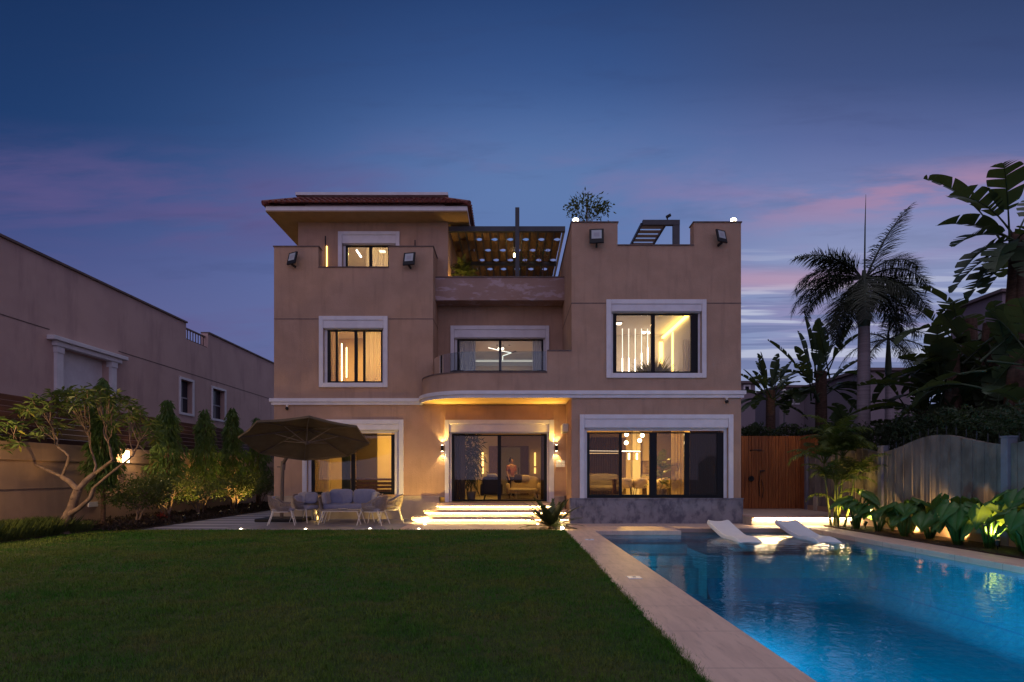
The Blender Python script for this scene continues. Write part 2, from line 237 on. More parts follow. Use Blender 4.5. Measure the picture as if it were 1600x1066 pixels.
# ---------------------------------------------------------------- mesh helpers
def oloc(o):
    v = Vector((0, 0, 0))
    while o is not None: v += o.location; o = o.parent
    return v
class MB:
    def __init__(s): s.v = []; s.f = []
    def add(s, vs, fs):
        n = len(s.v); s.v += [tuple(v) for v in vs]; s.f += [tuple(i + n for i in f) for f in fs]; return s
    def box(s, x0, x1, y0, y1, z0, z1):
        return s.add([(x0, y0, z0), (x1, y0, z0), (x1, y1, z0), (x0, y1, z0), (x0, y0, z1), (x1, y0, z1), (x1, y1, z1), (x0, y1, z1)],
                     [(0, 3, 2, 1), (4, 5, 6, 7), (0, 1, 5, 4), (1, 2, 6, 5), (2, 3, 7, 6), (3, 0, 4, 7)])
    def bar(s, p, q, w, h, up=(0, 0, 1)):
        p, q = Vector(p), Vector(q); d = (q - p).normalized(); u = Vector(up)
        if abs(d.dot(u)) > .98: u = Vector((0, 1, 0))
        a = d.cross(u).normalized() * w / 2; b = a.cross(d).normalized() * h / 2
        return s.add([p - a - b, p + a - b, p + a + b, p - a + b, q - a - b, q + a - b, q + a + b, q - a + b],
                     [(0, 3, 2, 1), (4, 5, 6, 7), (0, 1, 5, 4), (1, 2, 6, 5), (2, 3, 7, 6), (3, 0, 4, 7)])
    def tube(s, pts, r, n=8, cap=True):
        pts = [Vector(p) for p in pts]; k = len(pts); rs = r if isinstance(r, (list, tuple)) else [r] * k; vs = []; ref = None
        for i, p in enumerate(pts):
            d = (pts[min(i + 1, k - 1)] - pts[max(i - 1, 0)]).normalized()
            if ref is None: ref = d.orthogonal().normalized()
            ref = (ref - d * ref.dot(d)); ref = ref.normalized() if ref.length > 1e-6 else d.orthogonal().normalized()
            b = d.cross(ref)
            vs += [p + (ref * math.cos(2 * PI * j / n) + b * math.sin(2 * PI * j / n)) * rs[i] for j in range(n)]
        fs = [(i * n + j, i * n + (j + 1) % n, (i + 1) * n + (j + 1) % n, (i + 1) * n + j) for i in range(k - 1) for j in range(n)]
        if cap: fs += [tuple(range(n - 1, -1, -1)), tuple(range((k - 1) * n, k * n))]
        return s.add(vs, fs)
    def lathe(s, prof, c=(0, 0, 0), n=16):
        c = Vector(c); k = len(prof)
        vs = [c + Vector((r * math.cos(2 * PI * j / n), r * math.sin(2 * PI * j / n), z)) for r, z in prof for j in range(n)]
        return s.add(vs, [(i * n + j, i * n + (j + 1) % n, (i + 1) * n + (j + 1) % n, (i + 1) * n + j) for i in range(k - 1) for j in range(n)] + [tuple(range(n - 1, -1, -1)), tuple(range((k - 1) * n, k * n))])
    def prism(s, poly, z0, z1):
        n = len(poly)
        return s.add([(x, y, z0) for x, y in poly] + [(x, y, z1) for x, y in poly], [tuple(range(n - 1, -1, -1)), tuple(range(n, 2 * n))] + [(i, (i + 1) % n, n + (i + 1) % n, n + i) for i in range(n)])
    def ball(s, c, r, nu=14, nv=9, e=1.0):      # (super)ellipsoid; e < 1 gives a cushion
        c = Vector(c); r = (r, r, r) if not isinstance(r, (tuple, list)) else r
        sg = lambda a: math.copysign(abs(a) ** e, a); vs = []
        for i in range(nv + 1):
            f = -PI / 2 + PI * i / nv
            for j in range(nu):
                t = 2 * PI * j / nu + PI / nu
                vs.append(c + Vector((r[0] * sg(math.cos(f)) * sg(math.cos(t)), r[1] * sg(math.cos(f)) * sg(math.sin(t)), r[2] * sg(math.sin(f)))))
        return s.add(vs, [(i * nu + j, i * nu + (j + 1) % nu, (i + 1) * nu + (j + 1) % nu, (i + 1) * nu + j) for i in range(nv) for j in range(nu)])
    def xf(s, Mx): s.v = [tuple(Mx @ Vector(v)) for v in s.v]; return s
    def sweep(s, path, z0, z1, o0, o1, closed=False):   # band of thickness o0..o1 to the right-hand side of an xy path
        n = len(path); nor = []
        for i in range(n):
            a = Vector(path[max(i - 1, 0)]); b = Vector(path[min(i + 1, n - 1)])
            ds = []
            if i > 0: ds.append((Vector(path[i]) - Vector(path[i - 1])).normalized())
            if i < n - 1: ds.append((Vector(path[i + 1]) - Vector(path[i])).normalized())
            ns = [Vector((d.y, -d.x)) for d in ds]; m = sum(ns, Vector((0, 0))).normalized(); nor.append(m / max(.3, m.dot(ns[0])))
        vs = []
        for p, m in zip(path, nor):
            p = Vector(p); a = p + m * o0; b = p + m * o1
            vs += [(a.x, a.y, z0), (b.x, b.y, z0), (b.x, b.y, z1), (a.x, a.y, z1)]
        fs = [(4 * i + j, 4 * i + (j + 1) % 4, 4 * i + 4 + (j + 1) % 4, 4 * i + 4 + j) for i in range(n - 1) for j in range(4)]
        return s.add(vs, fs + [(0, 3, 2, 1), (4 * n - 4, 4 * n - 3, 4 * n - 2, 4 * n - 1)])
    def build(s, name, m, parent=None, smooth=None, bevel=0, local=False, seg=2):
        me = bpy.data.meshes.new(name); off = Vector((0, 0, 0)) if (parent is None or local) else oloc(parent)
        vs = s.v if off.length == 0 else [(v[0] - off.x, v[1] - off.y, v[2] - off.z) for v in s.v]
        me.from_pydata(vs, [], s.f); me.materials.append(M[m] if isinstance(m, str) else m); me.validate()
        if smooth: me.polygons.foreach_set('use_smooth', [True] * len(me.polygons)); me.set_sharp_from_angle(angle=R(smooth if smooth is not True else 180))
        me.update(); o = bpy.data.objects.new(name, me); COL.objects.link(o)
        if parent: o.parent = parent
        if bevel:
            b = o.modifiers.new('bevel', 'BEVEL'); b.width = bevel; b.segments = seg; b.limit_method = 'ANGLE'; b.angle_limit = R(40)
        return o
def npbuild(name, parts, m, parent=None, smooth=False):
    off = np.array(oloc(parent)) if parent else np.zeros(3); V = []; Fc = []; n = 0
    for v, f in parts: V.append(v - off); Fc.append(f + n); n += len(v)
    V = np.concatenate(V); Fc = np.concatenate(Fc)
    me = bpy.data.meshes.new(name); me.from_pydata(V, [], Fc); me.materials.append(M[m]); me.update()
    if smooth: me.polygons.foreach_set('use_smooth', [True] * len(me.polygons))
    o = bpy.data.objects.new(name, me); COL.objects.link(o)
    if parent: o.parent = parent
    return o
def unit(a): return a / np.maximum(np.linalg.norm(a, axis=-1, keepdims=True), 1e-9)
def leaves(P, D, L, Wd, nrm=None, fold=.25, droop=0.0):
    P = np.asarray(P, float); D = unit(np.asarray(D, float)); n = len(P); L = np.broadcast_to(L, (n,))[:, None]; Wd = np.broadcast_to(Wd, (n,))[:, None]
    if nrm is None: nrm = NPR.normal(size=(n, 3)) + np.array([0, 0, .8])
    S = unit(np.cross(D, nrm)); N2 = np.cross(S, D); tip = P + D * L - np.array([0, 0, 1]) * droop * L
    mid = P + D * L * .45
    V = np.stack([P, mid + S * Wd / 2 + N2 * Wd * fold, tip, mid - S * Wd / 2 + N2 * Wd * fold], 1).reshape(-1, 3)
    i = np.arange(n)[:, None] * 4
    return V, np.concatenate([i + np.array([[0, 1, 2]]), i + np.array([[0, 2, 3]])])
def thing(name, label, cat, loc=(0, 0, 0), rz=0, group=None):
    o = bpy.data.objects.new(name, None); COL.objects.link(o); o.empty_display_size = .2; o.location = loc; o.rotation_euler = (0, 0, rz)
    return tag(o, label, cat, group)
def tag(o, label, cat, group=None, kind=None):
    o['label'] = label; o['category'] = cat
    if group: o['group'] = group
    if kind: o['kind'] = kind
    return o
def struct(o): o['kind'] = 'structure'; return o
def stuff(o, label, cat): return tag(o, label, cat, None, 'stuff')
def copy_tree(o, parent=None):
    c = o.copy(); COL.objects.link(c); c.parent = parent
    for ch in list(o.children): copy_tree(ch, c)
    return c
def lamp(kind, loc, power, col=WARM, parent=None, size=.05, aim=None, cone=60, blend=.5, name='light', sx=None, sy=None):
    ld = bpy.data.lights.new(name, kind); ld.energy = power; ld.color = col
    o = bpy.data.objects.new(name, ld); COL.objects.link(o); l = Vector(loc)
    if kind == 'AREA':
        ld.shape = 'RECTANGLE'; ld.size = sx or size; ld.size_y = sy or size
    else: ld.shadow_soft_size = size
    if kind == 'SPOT': ld.spot_size = R(cone); ld.spot_blend = blend
    if aim is not None: o.rotation_euler = (Vector(aim) - l).to_track_quat('-Z', 'Y').to_euler()
    if parent: o.parent = parent; o.location = l - oloc(parent)
    else: o.location = l
    return o
def wall(mb, axis, u0, u1, z0, z1, a0, a1, holes=()):
    us = sorted({u0, u1, *[min(max(h[i], u0), u1) for h in holes for i in (0, 1)]}); zs = sorted({z0, z1, *[min(max(h[i], z0), z1) for h in holes for i in (2, 3)]})
    nu, nz = len(us) - 1, len(zs) - 1
    def solid(i, j):
        if not (0 <= i < nu and 0 <= j < nz): return False
        u, z = (us[i] + us[i + 1]) / 2, (zs[j] + zs[j + 1]) / 2
        return not any(h[0] < u < h[1] and h[2] < z < h[3] for h in holes)
    P = (lambda u, a, z: (u, a, z)) if axis == 'y' else (lambda u, a, z: (a, u, z))
    q = lambda *p: mb.add(p, [(0, 1, 2, 3)])
    for i in range(nu):
        for j in range(nz):
            if not solid(i, j): continue
            a, b, c, d = us[i], us[i + 1], zs[j], zs[j + 1]
            q(P(a, a0, c), P(b, a0, c), P(b, a0, d), P(a, a0, d)); q(P(b, a1, c), P(a, a1, c), P(a, a1, d), P(b, a1, d))
            if not solid(i - 1, j): q(P(a, a1, c), P(a, a0, c), P(a, a0, d), P(a, a1, d))
            if not solid(i + 1, j): q(P(b, a0, c), P(b, a1, c), P(b, a1, d), P(b, a0, d))
            if not solid(i, j - 1): q(P(a, a1, c), P(b, a1, c), P(b, a0, c), P(a, a0, c))
            if not solid(i, j + 1): q(P(a, a0, d), P(b, a0, d), P(b, a1, d), P(a, a1, d))
    return mb
# ================================================================ GROUND AND POOL (setting)
PX0, PX1, PY0, PY1, PYS, PXS = 2.44, 9.15, 1.0, 17.5, 16.8, 5.0      # pool outline
mb = MB(); mb.box(-400, PX0 - .3, -150, 900, -.6, -.05).box(PX1 + .3, 400, -150, 900, -.6, -.05).box(PX0 - .3, PX1 + .3, -150, PY0 - .3, -.6, -.05).box(PX0 - .3, PX1 + .3, PY1 + .3, 900, -.6, -.05)
struct(mb.build('ground', 'earth'))
LX0, LX1, LY1 = -12.3, 1.54, 17.06
struct(MB().box(LX0, LX1, -6, LY1, -.045, -.008).build('lawn', 'lawn_base'))
mb = MB().box(1.54, PX0, -6, 19.25, -.14, 0).box(PX0, PXS, PYS, 19.25, -.14, 0).box(PXS, 10.0, PY1, 18.5, -.14, 0).box(PXS, 7.9, 18.5, 19.25, -.14, 0).box(PX1, 10.0, -6, PY1, -.14, 0)
struct(mb.build('pool_coping', 'trav', bevel=.012))
mb = MB().box(PX0 - .25, PX0, PY0, PYS, -1.6, -.145).box(PX1, PX1 + .25, PY0, PY1, -1.6, -.145).box(PXS, PX1, PY1, PY1 + .25, -1.6, -.145).box(PX0, PXS, PYS, PYS + .25, -1.6, -.145).box(PX0, PX1, PY0 - .25, PY0, -1.6, -.145).box(PX0, PX1, PY0, PY1, -1.8, -1.55)
for (cx, cy, dx, dy, L0, L1) in ((PX1, 0, -1, 0, PY0, 14.6), (0, 14.6, 0, -1, PXS, PX1)):     # coved foot of the walls
    rr = .55; ring_ = []
    for q in range(9):
        t_ = PI / 2 * q / 8; o_ = rr * (1 - math.sin(t_)); zq = -1.55 + rr * (1 - math.cos(t_))
        for l_ in (L0, L1): ring_.append((cx + dx * o_, l_, zq) if dx else (l_, cy + dy * o_, zq))
    mb.add(ring_, [(2 * q, 2 * q + 1, 2 * q + 3, 2 * q + 2) for q in range(8)])
mb.box(PXS - .02, PXS, PYS + .25, PY1, -1.55, -.145)
struct(mb.build('pool_basin', 'pool', smooth=30))
mb = MB().box(PX0, PXS, 16.25, PYS, -1.55, -.34).box(PX0, PXS, 15.75, 16.25, -1.55, -.60).box(PX0, PXS, 15.25, 15.75, -1.55, -.86).box(PXS, PX1, 14.6, PY1, -1.55, -.42)
struct(mb.build('pool_steps', 'shelf'))
struct(MB().add([(PX0, PY0, -.12), (PX1, PY0, -.12), (PX1, 14.6, -.12), (PXS, 14.6, -.12), (PXS, 15.75, -.12), (PX0, 15.75, -.12)], [(0, 1, 2, 3, 4, 5)]).build('pool_water', 'water'))
struct(MB().add([(PXS, 14.6, -.12), (PX1, 14.6, -.12), (PX1, PY1, -.12), (PXS, PY1, -.12), (PXS, PYS, -.12), (PX0, PYS, -.12), (PX0, 15.75, -.12), (PXS, 15.75, -.12)], [(0, 1, 2, 3, 4, 7), (7, 4, 5, 6)]).build('shallow_water', 'shallow'))
for k, (yy, pw) in enumerate(((14.9, 130), (10.3, 1900), (6.0, 2900))):
    zl = -.30 if k == 0 else -.75
    t = thing('pool_light', ['round underwater lamp glowing beside the submerged steps', 'round underwater lamp halfway along the lawn side of the pool', 'round underwater lamp in the pool wall nearest the viewer'][k], 'pool light', (PX0, yy, zl), 0, 'underwater pool lamps')
    b = MB().tube([(PX0 + .001, yy, zl), (PX0 + .035, yy, zl)], .12, 16); b.build('rim', 'whitem', t)
    MB().tube([(PX0 + .035, yy, zl), (PX0 + .045, yy, zl)], .09, 16).build('lens', 'poolled', t)
    lamp('SPOT', (PX0 + .08, yy, zl), pw, (.22, .82, 1.0), t, .06, (PX0 + 4, yy + .9, -.55) if k == 0 else (PX0 + 2.4, yy, -1.75), 125, 1, 'pool_lamp_light')
struct(MB().box(-11.2, -8.93, LY1, 33, -.14, 0).build('side_path', 'plank'))
struct(MB().box(-8.925, -3.45, LY1, 21.24, -.14, 0).build('patio', 'paver'))
struct(MB().box(-3.445, 1.535, LY1, 21.24, -.14, 0).build('entrance_paving', 'trav2'))
struct(MB().box(-15, LX0, -6, LY1, -.045, .02).box(-15, -11.205, LY1, 40, -.045, .02).build('planting_bed', 'soil'))
struct(MB().box(10.0, 11.28, -6, 18.25, -.045, .03).build('poolside_bed', 'soil'))
t = thing('pool_light', 'round underwater lamp in the end wall of the pool behind the viewer', 'pool light', (6.2, PY0, -.75), 0, 'underwater pool lamps')
MB().tube([(6.2, PY0 + .001, -.75), (6.2, PY0 + .035, -.75)], .12, 16).build('rim', 'whitem', t); MB().tube([(6.2, PY0 + .035, -.75), (6.2, PY0 + .045, -.75)], .09, 16).build('lens', 'poolled', t); lamp('SPOT', (6.2, PY0 + .08, -.75), 1500, (.22, .82, 1.0), t, .06, (6.2, PY0 + 2.4, -1.9), 100, 1, 'pool_lamp_light')
# bathing deck with a lit underside at the outdoor shower
t = thing('shower_deck', 'low stone shower deck with a glowing strip under its edge', 'deck', (9.5, 19, 0))
MB().box(7.80, 11.28, 18.3, 22.6, .25, .32).build('deck_slab', 'trav2', t, bevel=.008)
MB().box(7.80, 11.28, 18.5, 22.5, -.05, .248).build('deck_base', 'plinth2', t)
MB().box(7.85, 11.20, 18.40, 18.44, .225, .247).build('led_strip', emis('deck_led', (1, .74, .40), 80), t)
# skimmer lids in the coping
for k, (px, py) in enumerate(((921, 843.6), (991, 903))):
    Y = F * EYE / (py - HY); x = gx(px, Y)
    t = thing('skimmer_lid', ['square white skimmer lid in the coping, the farther and smaller one', 'square white skimmer lid in the coping, the nearer and bigger one'][k], 'skimmer lid', (x, Y, 0), 0, 'skimmer lids')
    MB().box(x - .11, x + .11, Y - .11, Y + .11, .001, .012).build('lid', 'whitep', t, bevel=.004); MB().box(x - .025, x + .025, Y - .008, Y + .008, .012, .018).build('finger_grip', 'alu', t)

# ================================================================ VILLA
D1, D2, D3, DP = 19.3, 21.25, 22.7, 22.4
villa = thing('villa', 'three storey beige villa with white window surrounds and a curved balcony', 'house', (0, 21, 0))
RX0, RX1, LX, LXU = 2.02, 7.77, -8.89, -2.95
ZB, ZC0, ZC1 = .85, 4.255, 4.494
class Win: pass
def win(D, outer, inner, boxb, bars, top, bot, kind='window', panes=None, rail=.05, fd=.14, name_frame='sash_frame'):
    """Window given by photo rows and columns at the depth D of its wall."""
    w = Win(); w.D = D
    w.O = (gx(outer[0], D), gx(outer[2], D), gz(outer[3], D), gz(outer[1], D)); w.I = (gx(inner[0], D), gx(inner[2], D), gz(inner[3], D), gz(inner[1], D))
    w.box = gz(boxb, D); w.bars = [(gx(a, D + fd), gx(b, D + fd)) for a, b in bars]; w.top = gz(top, D + fd); w.bot = gz(bot, D + fd); w.kind = kind; w.panes = panes; w.rail = rail; w.fd = fd
    w.hole = (w.I[0], w.I[1], w.I[2], w.I[3]); return w
def put_window(w, label=None):
    D = w.D; O, I = w.O, w.I; m = MB(); y0, y1 = D - .075, D + .02
    def ring(a, b, ya, yb):                      # surround with an open or closed foot
        m.box(a[0], b[0], ya, yb, a[2], a[3]); m.box(b[1], a[1], ya, yb, a[2], a[3]); m.box(b[0], b[1], ya, yb, b[3], a[3])
        if a[2] < b[2] - .02: m.box(b[0], b[1], ya, yb, a[2], b[2])
    ring(O, I, y0, D - .001)
    s = m.build(w.kind, 'trim', villa, bevel=.012)
    if label: s['label'] = label
    b = MB().box(I[0] + .004, I[1] - .004, D - .05, D + .22, w.box, I[3] - .004).box(I[0] + .03, I[1] - .03, D + .0, D + .2, w.box - .03, w.box); b.build('shutter_box', 'trim', s, bevel=.01)
    # pale jambs down to the frame
    j = MB().box(I[0] + .003, w.bars[0][0] - .002, D + .10, D + .2, I[2] + .003, w.box - .032).box(w.bars[-1][1] + .002, I[1] - .003, D + .10, D + .2, I[2] + .003, w.box - .032)
    j.box(w.bars[0][0], w.bars[-1][1], D + .10, D + .2, w.top + .045, w.box - .032); j.build('jamb', 'trim', s)
    f = MB(); ya, yb = D + w.fd - .03, D + w.fd + .05; X0, X1 = w.bars[0][0], w.bars[-1][1]
    for a, c in w.bars: f.box(a, c, ya, yb, w.bot, w.top)
    for (a, c), (e, g) in zip(w.bars[:-1], w.bars[1:]):
        f.box(c, e, ya + .004, yb - .004, w.top - .045, w.top); f.box(c, e, ya + .004, yb - .004, w.bot, w.bot + w.rail)
    f.build('sash_frame', 'alu', s)
    for i, ((a, c), (e, g)) in enumerate(zip(w.bars[:-1], w.bars[1:])):
        mt = (w.panes or ['glass'] * 9)[i]
        MB().box(c + .001, e - .001, D + w.fd + .005, D + w.fd + .013, w.bot + w.rail + .001, w.top - .046).build('glass_pane', mt, s)
    return s
w_r1 = win(D1, (947, 468.7, 1103, 591), (955, 476, 1096, 583.5), 487, [(957.5, 963), (1017, 1023), (1079, 1090)], 491, 583)
w_r0 = win(D1, (905.6, 648, 1145, 779), (913, 655, 1137.5, 779), 668.5, [(917, 921), (967, 971.5), (1014.5, 1026), (1069, 1077), (1120, 1130)], 675.5, 778.5, panes=['screen1', 'glass', 'glass', 'screen'], rail=.12)
w_l1 = win(D2, (499, 494.6, 606, 605.6), (505.5, 501, 599.5, 598.5), 513, [(512, 517), (524.5, 528), (554, 559), (567.5, 571), (595.5, 598)], 516.5, 598.5, rail=.06)
w_l0 = win(D2, (473, 656, 631, 773.6), (480, 663, 623.5, 773.6), 672, [(487, 492), (549, 555), (611.5, 617)], 679, 773, rail=.1)
w_d0 = win(D2, (695.3, 656.3, 865.6, 785), (702, 663, 857.5, 785), 675, [(706, 710), (777.5, 783), (850, 854.5)], 679.5, 783.5, 'patio_door', panes=['glass', 'screen2'], rail=.07)
w_b1 = win(D3, (704, 509.4, 858, 600), (710, 516, 852, 600), 528, [(714.5, 718), (779.5, 783.5), (846, 849)], 531, 600, 'balcony_door')
w_p = win(DP, (528.7, 362.5, 624.6, 432), (535, 368, 618.5, 432), 381, [(540.5, 544), (577, 581.5), (606.5, 611)], 384.5, 432, 'terrace_window')
def wingwall(name, m, b): return m.build(name, b, villa)
TZ, CZ = 10.2, 9.42
cr = (gx(965, D1), gx(1084, D1), CZ, 20)
m = MB(); wall(m, 'y', RX0, RX1, ZB, TZ, D1, D1 + .4, [w_r0.hole, w_r1.hole, cr])
wall(m, 'x', D1 + .4, 31, 0, TZ, RX0, RX0 + .35); wall(m, 'x', D1 + .4, 31, 0, TZ, RX1 - .35, RX1); m.box(RX0 + .35, RX1 - .35, 30.6, 31, 0, 8.9).box(RX0 + .35, RX1 - .35, D1 + .4, 30.6, 8.3, 8.6)
wingwall('wing_wall', m, 'stucco')
cl = (gx(497.5, D2), gx(607.5, D2), gz(418.5, D2), 20)
m = MB(); wall(m, 'y', LX, LXU, ZC0, 10.16, D2, D2 + .35, [w_l1.hole, cl]); wall(m, 'x', D2 + .35, 33, 0, 8.6, LX, LX + .35); wall(m, 'x', D2 + .35, 26, 8.6, 10.16, LX, LX + .2)
wall(m, 'x', D2 + .35, 24.0, ZC0, 10.16, LXU - .3, LXU); m.box(LX + .35, LXU, 32.6, 33, 0, 8.6).box(LX + .35, LXU - .3, D2 + .35, 32.6, 8.3, 8.6)
wingwall('wing_wall', m, 'stucco')
m = MB(); wall(m, 'y', LX, RX0, ZB, ZC0, D2, D2 + .35, [w_l0.hole, w_d0.hole]); wingwall('entrance_wall', m, 'stucco')
m = MB(); wall(m, 'y', LXU, RX0, ZC0, 8.6, D3, D3 + .3, [w_b1.hole]); m.box(LXU, RX0, D3 + .3, 32, 8.3, 8.6); wingwall('balcony_back_wall', m, 'stucco')
MB().box(LXU, RX0, 21.9, 22.15, 8.37, 9.24).box(LXU, RX0, 22.15, D3, 8.37, 8.59).build('planter_beam', 'stain', villa)
MB().box(LXU + .001, RX0 - .001, 21.87, 22.2, 9.241, 9.28).build('beam_coping', 'capst', villa)
# copings on the parapets
m = MB(); e = .03
for x0, x1, y0, y1, z in ((RX0 - e, cr[0] + e, D1 - e, D1 + .4 + e, TZ), (cr[0] + .002, cr[1] - .002, D1 - e, D1 + .4 + e, CZ), (cr[1] - e, RX1 + e, D1 - e, D1 + .4 + e, TZ), (RX0 - e, RX0 + .35 + e, D1 + .4 + e, 31, TZ), (RX1 - .35 - e, RX1 + e, D1 + .4 + e, 31, TZ)):
    m.box(x0, x1, y0, y1, z + .001, z + .04)
m.build('parapet_coping', 'capst', villa)
m = MB(); z = 10.16
for x0, x1, y0, y1, z in ((LX - e, cl[0] + e, D2 - e, D2 + .38, z), (cl[0] + .002, cl[1] - .002, D2 - e, D2 + .38, cl[2]), (cl[1] - e, LXU + e, D2 - e, D2 + .38, z), (LXU - .3 - e, LXU + e, D2 + .38, 24, z), (LX - e, LX + .23, D2 + .38, 26, z)):
    m.box(x0, x1, y0, y1, z + .001, z + .04)
m.build('parapet_coping', 'capst', villa)
# groove lines in the render at the upper slab
m = MB(); gz7 = 7.47
m.box(RX0 - .004, w_r1.O[0], D1 - .006, D1 + .001, gz7 - .018, gz7 + .018).box(w_r1.O[1], RX1 + .004, D1 - .006, D1 + .001, gz7 - .018, gz7 + .018).box(RX0 - .006, RX0 + .001, D1, D3, gz7 - .018, gz7 + .018)
m.box(LX - .004, w_l1.O[0], D2 - .006, D2 + .001, gz7 - .015, gz7 + .015).box(w_l1.O[1], LXU + .004, D2 - .006, D2 + .001, gz7 - .015, gz7 + .015).box(LXU - .001, LXU + .006, D2, D3, gz7 - .015, gz7 + .015)
m.build('shadow_joint', 'capst', villa)
# plinths
MB().box(RX0 - .05, RX1 + .05, D1 - .06, D1 + .4, -.05, ZB - .03).box(RX1 - .3, RX1 + .05, D1 + .4, 31, -.05, ZB - .03).build('plinth', 'plinth', villa, bevel=.01)
MB().box(RX0 - .07, RX1 + .07, D1 - .085, D1 + .02, ZB - .029, ZB + .012).build('plinth_cap', 'plinth', villa, bevel=.008)
MB().box(LX - .05, -2.71, D2 - .06, D2 + .35, -.05, ZB - .03).build('plinth', 'plinth2', villa, bevel=.01)
MB().box(1.47, RX0 - .051, D2 - .06, D2 + .35, -.05, ZB - .03).build('plinth', 'plinth2', villa, bevel=.01)
MB().box(LX - .07, w_l0.O[0] , D2 - .085, D2 + .02, ZB - .029, ZB + .012).box(w_l0.O[1], w_d0.O[0] - .002, D2 - .085, D2 + .02, ZB - .029, ZB + .012).box(w_d0.O[1] + .002, RX0 - .07, D2 - .085, D2 + .02, ZB - .029, ZB + .012).build('plinth_cap', 'plinth2', villa, bevel=.008)
# white string course that sweeps round the balcony
bx = gx(735, D1); ell = lambda x0, x1, y0, y1: [(x1 + (x0 - x1) * math.cos(a), y1 + (y0 - y1) * math.sin(a)) for a in [PI / 2 * i / 14 for i in range(15)]]
curve = [(bx + (-3.32 - bx) * math.cos(a), D2 + (D1 - D2) * math.sin(a)) for a in [PI / 2 * i / 18 for i in range(19)]]
path = [(LX, 30), (LX, D2), (-3.34, D2)] + curve[1:] + [(RX1, D1), (RX1, 30)]
m = MB().sweep(path, ZC0, ZC0 + .11, 0, .075).sweep(path, ZC0 + .112, ZC1, 0, .13); m.build('string_course', 'trim', villa)
slab = [(-3.30, D2)] + [(x + .01, y + .01) for x, y in curve[1:]] + [(RX0, D1 + .01), (RX0, D2)]
MB().prism(slab, ZC0 + .03, ZC0 + .24).prism([(LXU, D2), (RX0, D2), (RX0, D3), (LXU, D3)], ZC0 + .02, ZC0 + .24).build('balcony_slab', 'soffit', villa)
pp = curve + [(gx(855, D1), D1)]; zp = 5.11; zh = gz(549, D1)
MB().sweep(pp, ZC1 + .001, zp, -.16, 0).sweep([(gx(855, D1), D1), (RX0, D1)], ZC1 + .001, zh, -.16, 0).build('balcony_parapet', 'stucco', villa, smooth=30)
MB().sweep(pp, zp + .001, zp + .045, -.18, .02).sweep([(gx(855, D1), D1), (RX0, D1)], zh + .001, zh + .045, -.18, .02).build('balcony_coping', 'capst', villa)
gp = [(LXU + .05 + (0) , D2 - .05)] + [(bx + .15 + (LXU + .05 - bx - .15) * math.cos(a), D2 + (D1 + .1 - D2) * math.sin(a)) for a in [PI / 2 * i / 10 for i in range(1, 11)]] + [(gx(853, D1), D1 + .1)]
MB().sweep(gp, zp + .05, zh + .02, -.012, 0).build('glass_railing', 'rail_glass', villa, smooth=30)
MB().sweep(gp, zp + .046, zp + .09, -.03, .018).build('railing_shoe', 'alu', villa)
for w, l in ((w_r1, None), (w_r0, 'wide four pane sliding window above the stained plinth'), (w_l1, None), (w_l0, None), (w_d0, 'entrance sliding door at the head of the lit steps'), (w_b1, None), (w_p, None)): put_window(w, l)

# entrance steps with light strips under every nosing
SX1 = 1.98
st = [(20.25, 21.16, .62, -2.73, 1.46), (19.80, 20.31, .415, -3.09, SX1), (19.35, 19.86, .21, -3.43, SX1)]
LEDS = emis('step_led', (1, .72, .28), 45)
esteps = thing('entrance_steps', 'three wide stone entrance steps glowing under every tread', 'steps', (-.6, 20.3, 0))
prev = 0
for k, (y0, y1, z, x0, x1) in enumerate(st):
    zb = st[k + 1][2] if k < 2 else 0.0
    s_ = MB().box(x0, x1, y0, y1 if k == 0 else y1 + .05, z - .095, z).build('tread', 'trav2', esteps, bevel=.008)
    MB().box(x0 + .10, x1 - .02, y0 + .10, 21.15, zb + .001, z - .097).build('riser', 'trav2', esteps)
    MB().box(x0 + .12, x1 - .03, y0 + .045, y0 + .075, z - .112, z - .096).box(x0 + .045, x0 + .075, y0 + .08, y1, z - .112, z - .096).build('led_strip', LEDS, esteps)

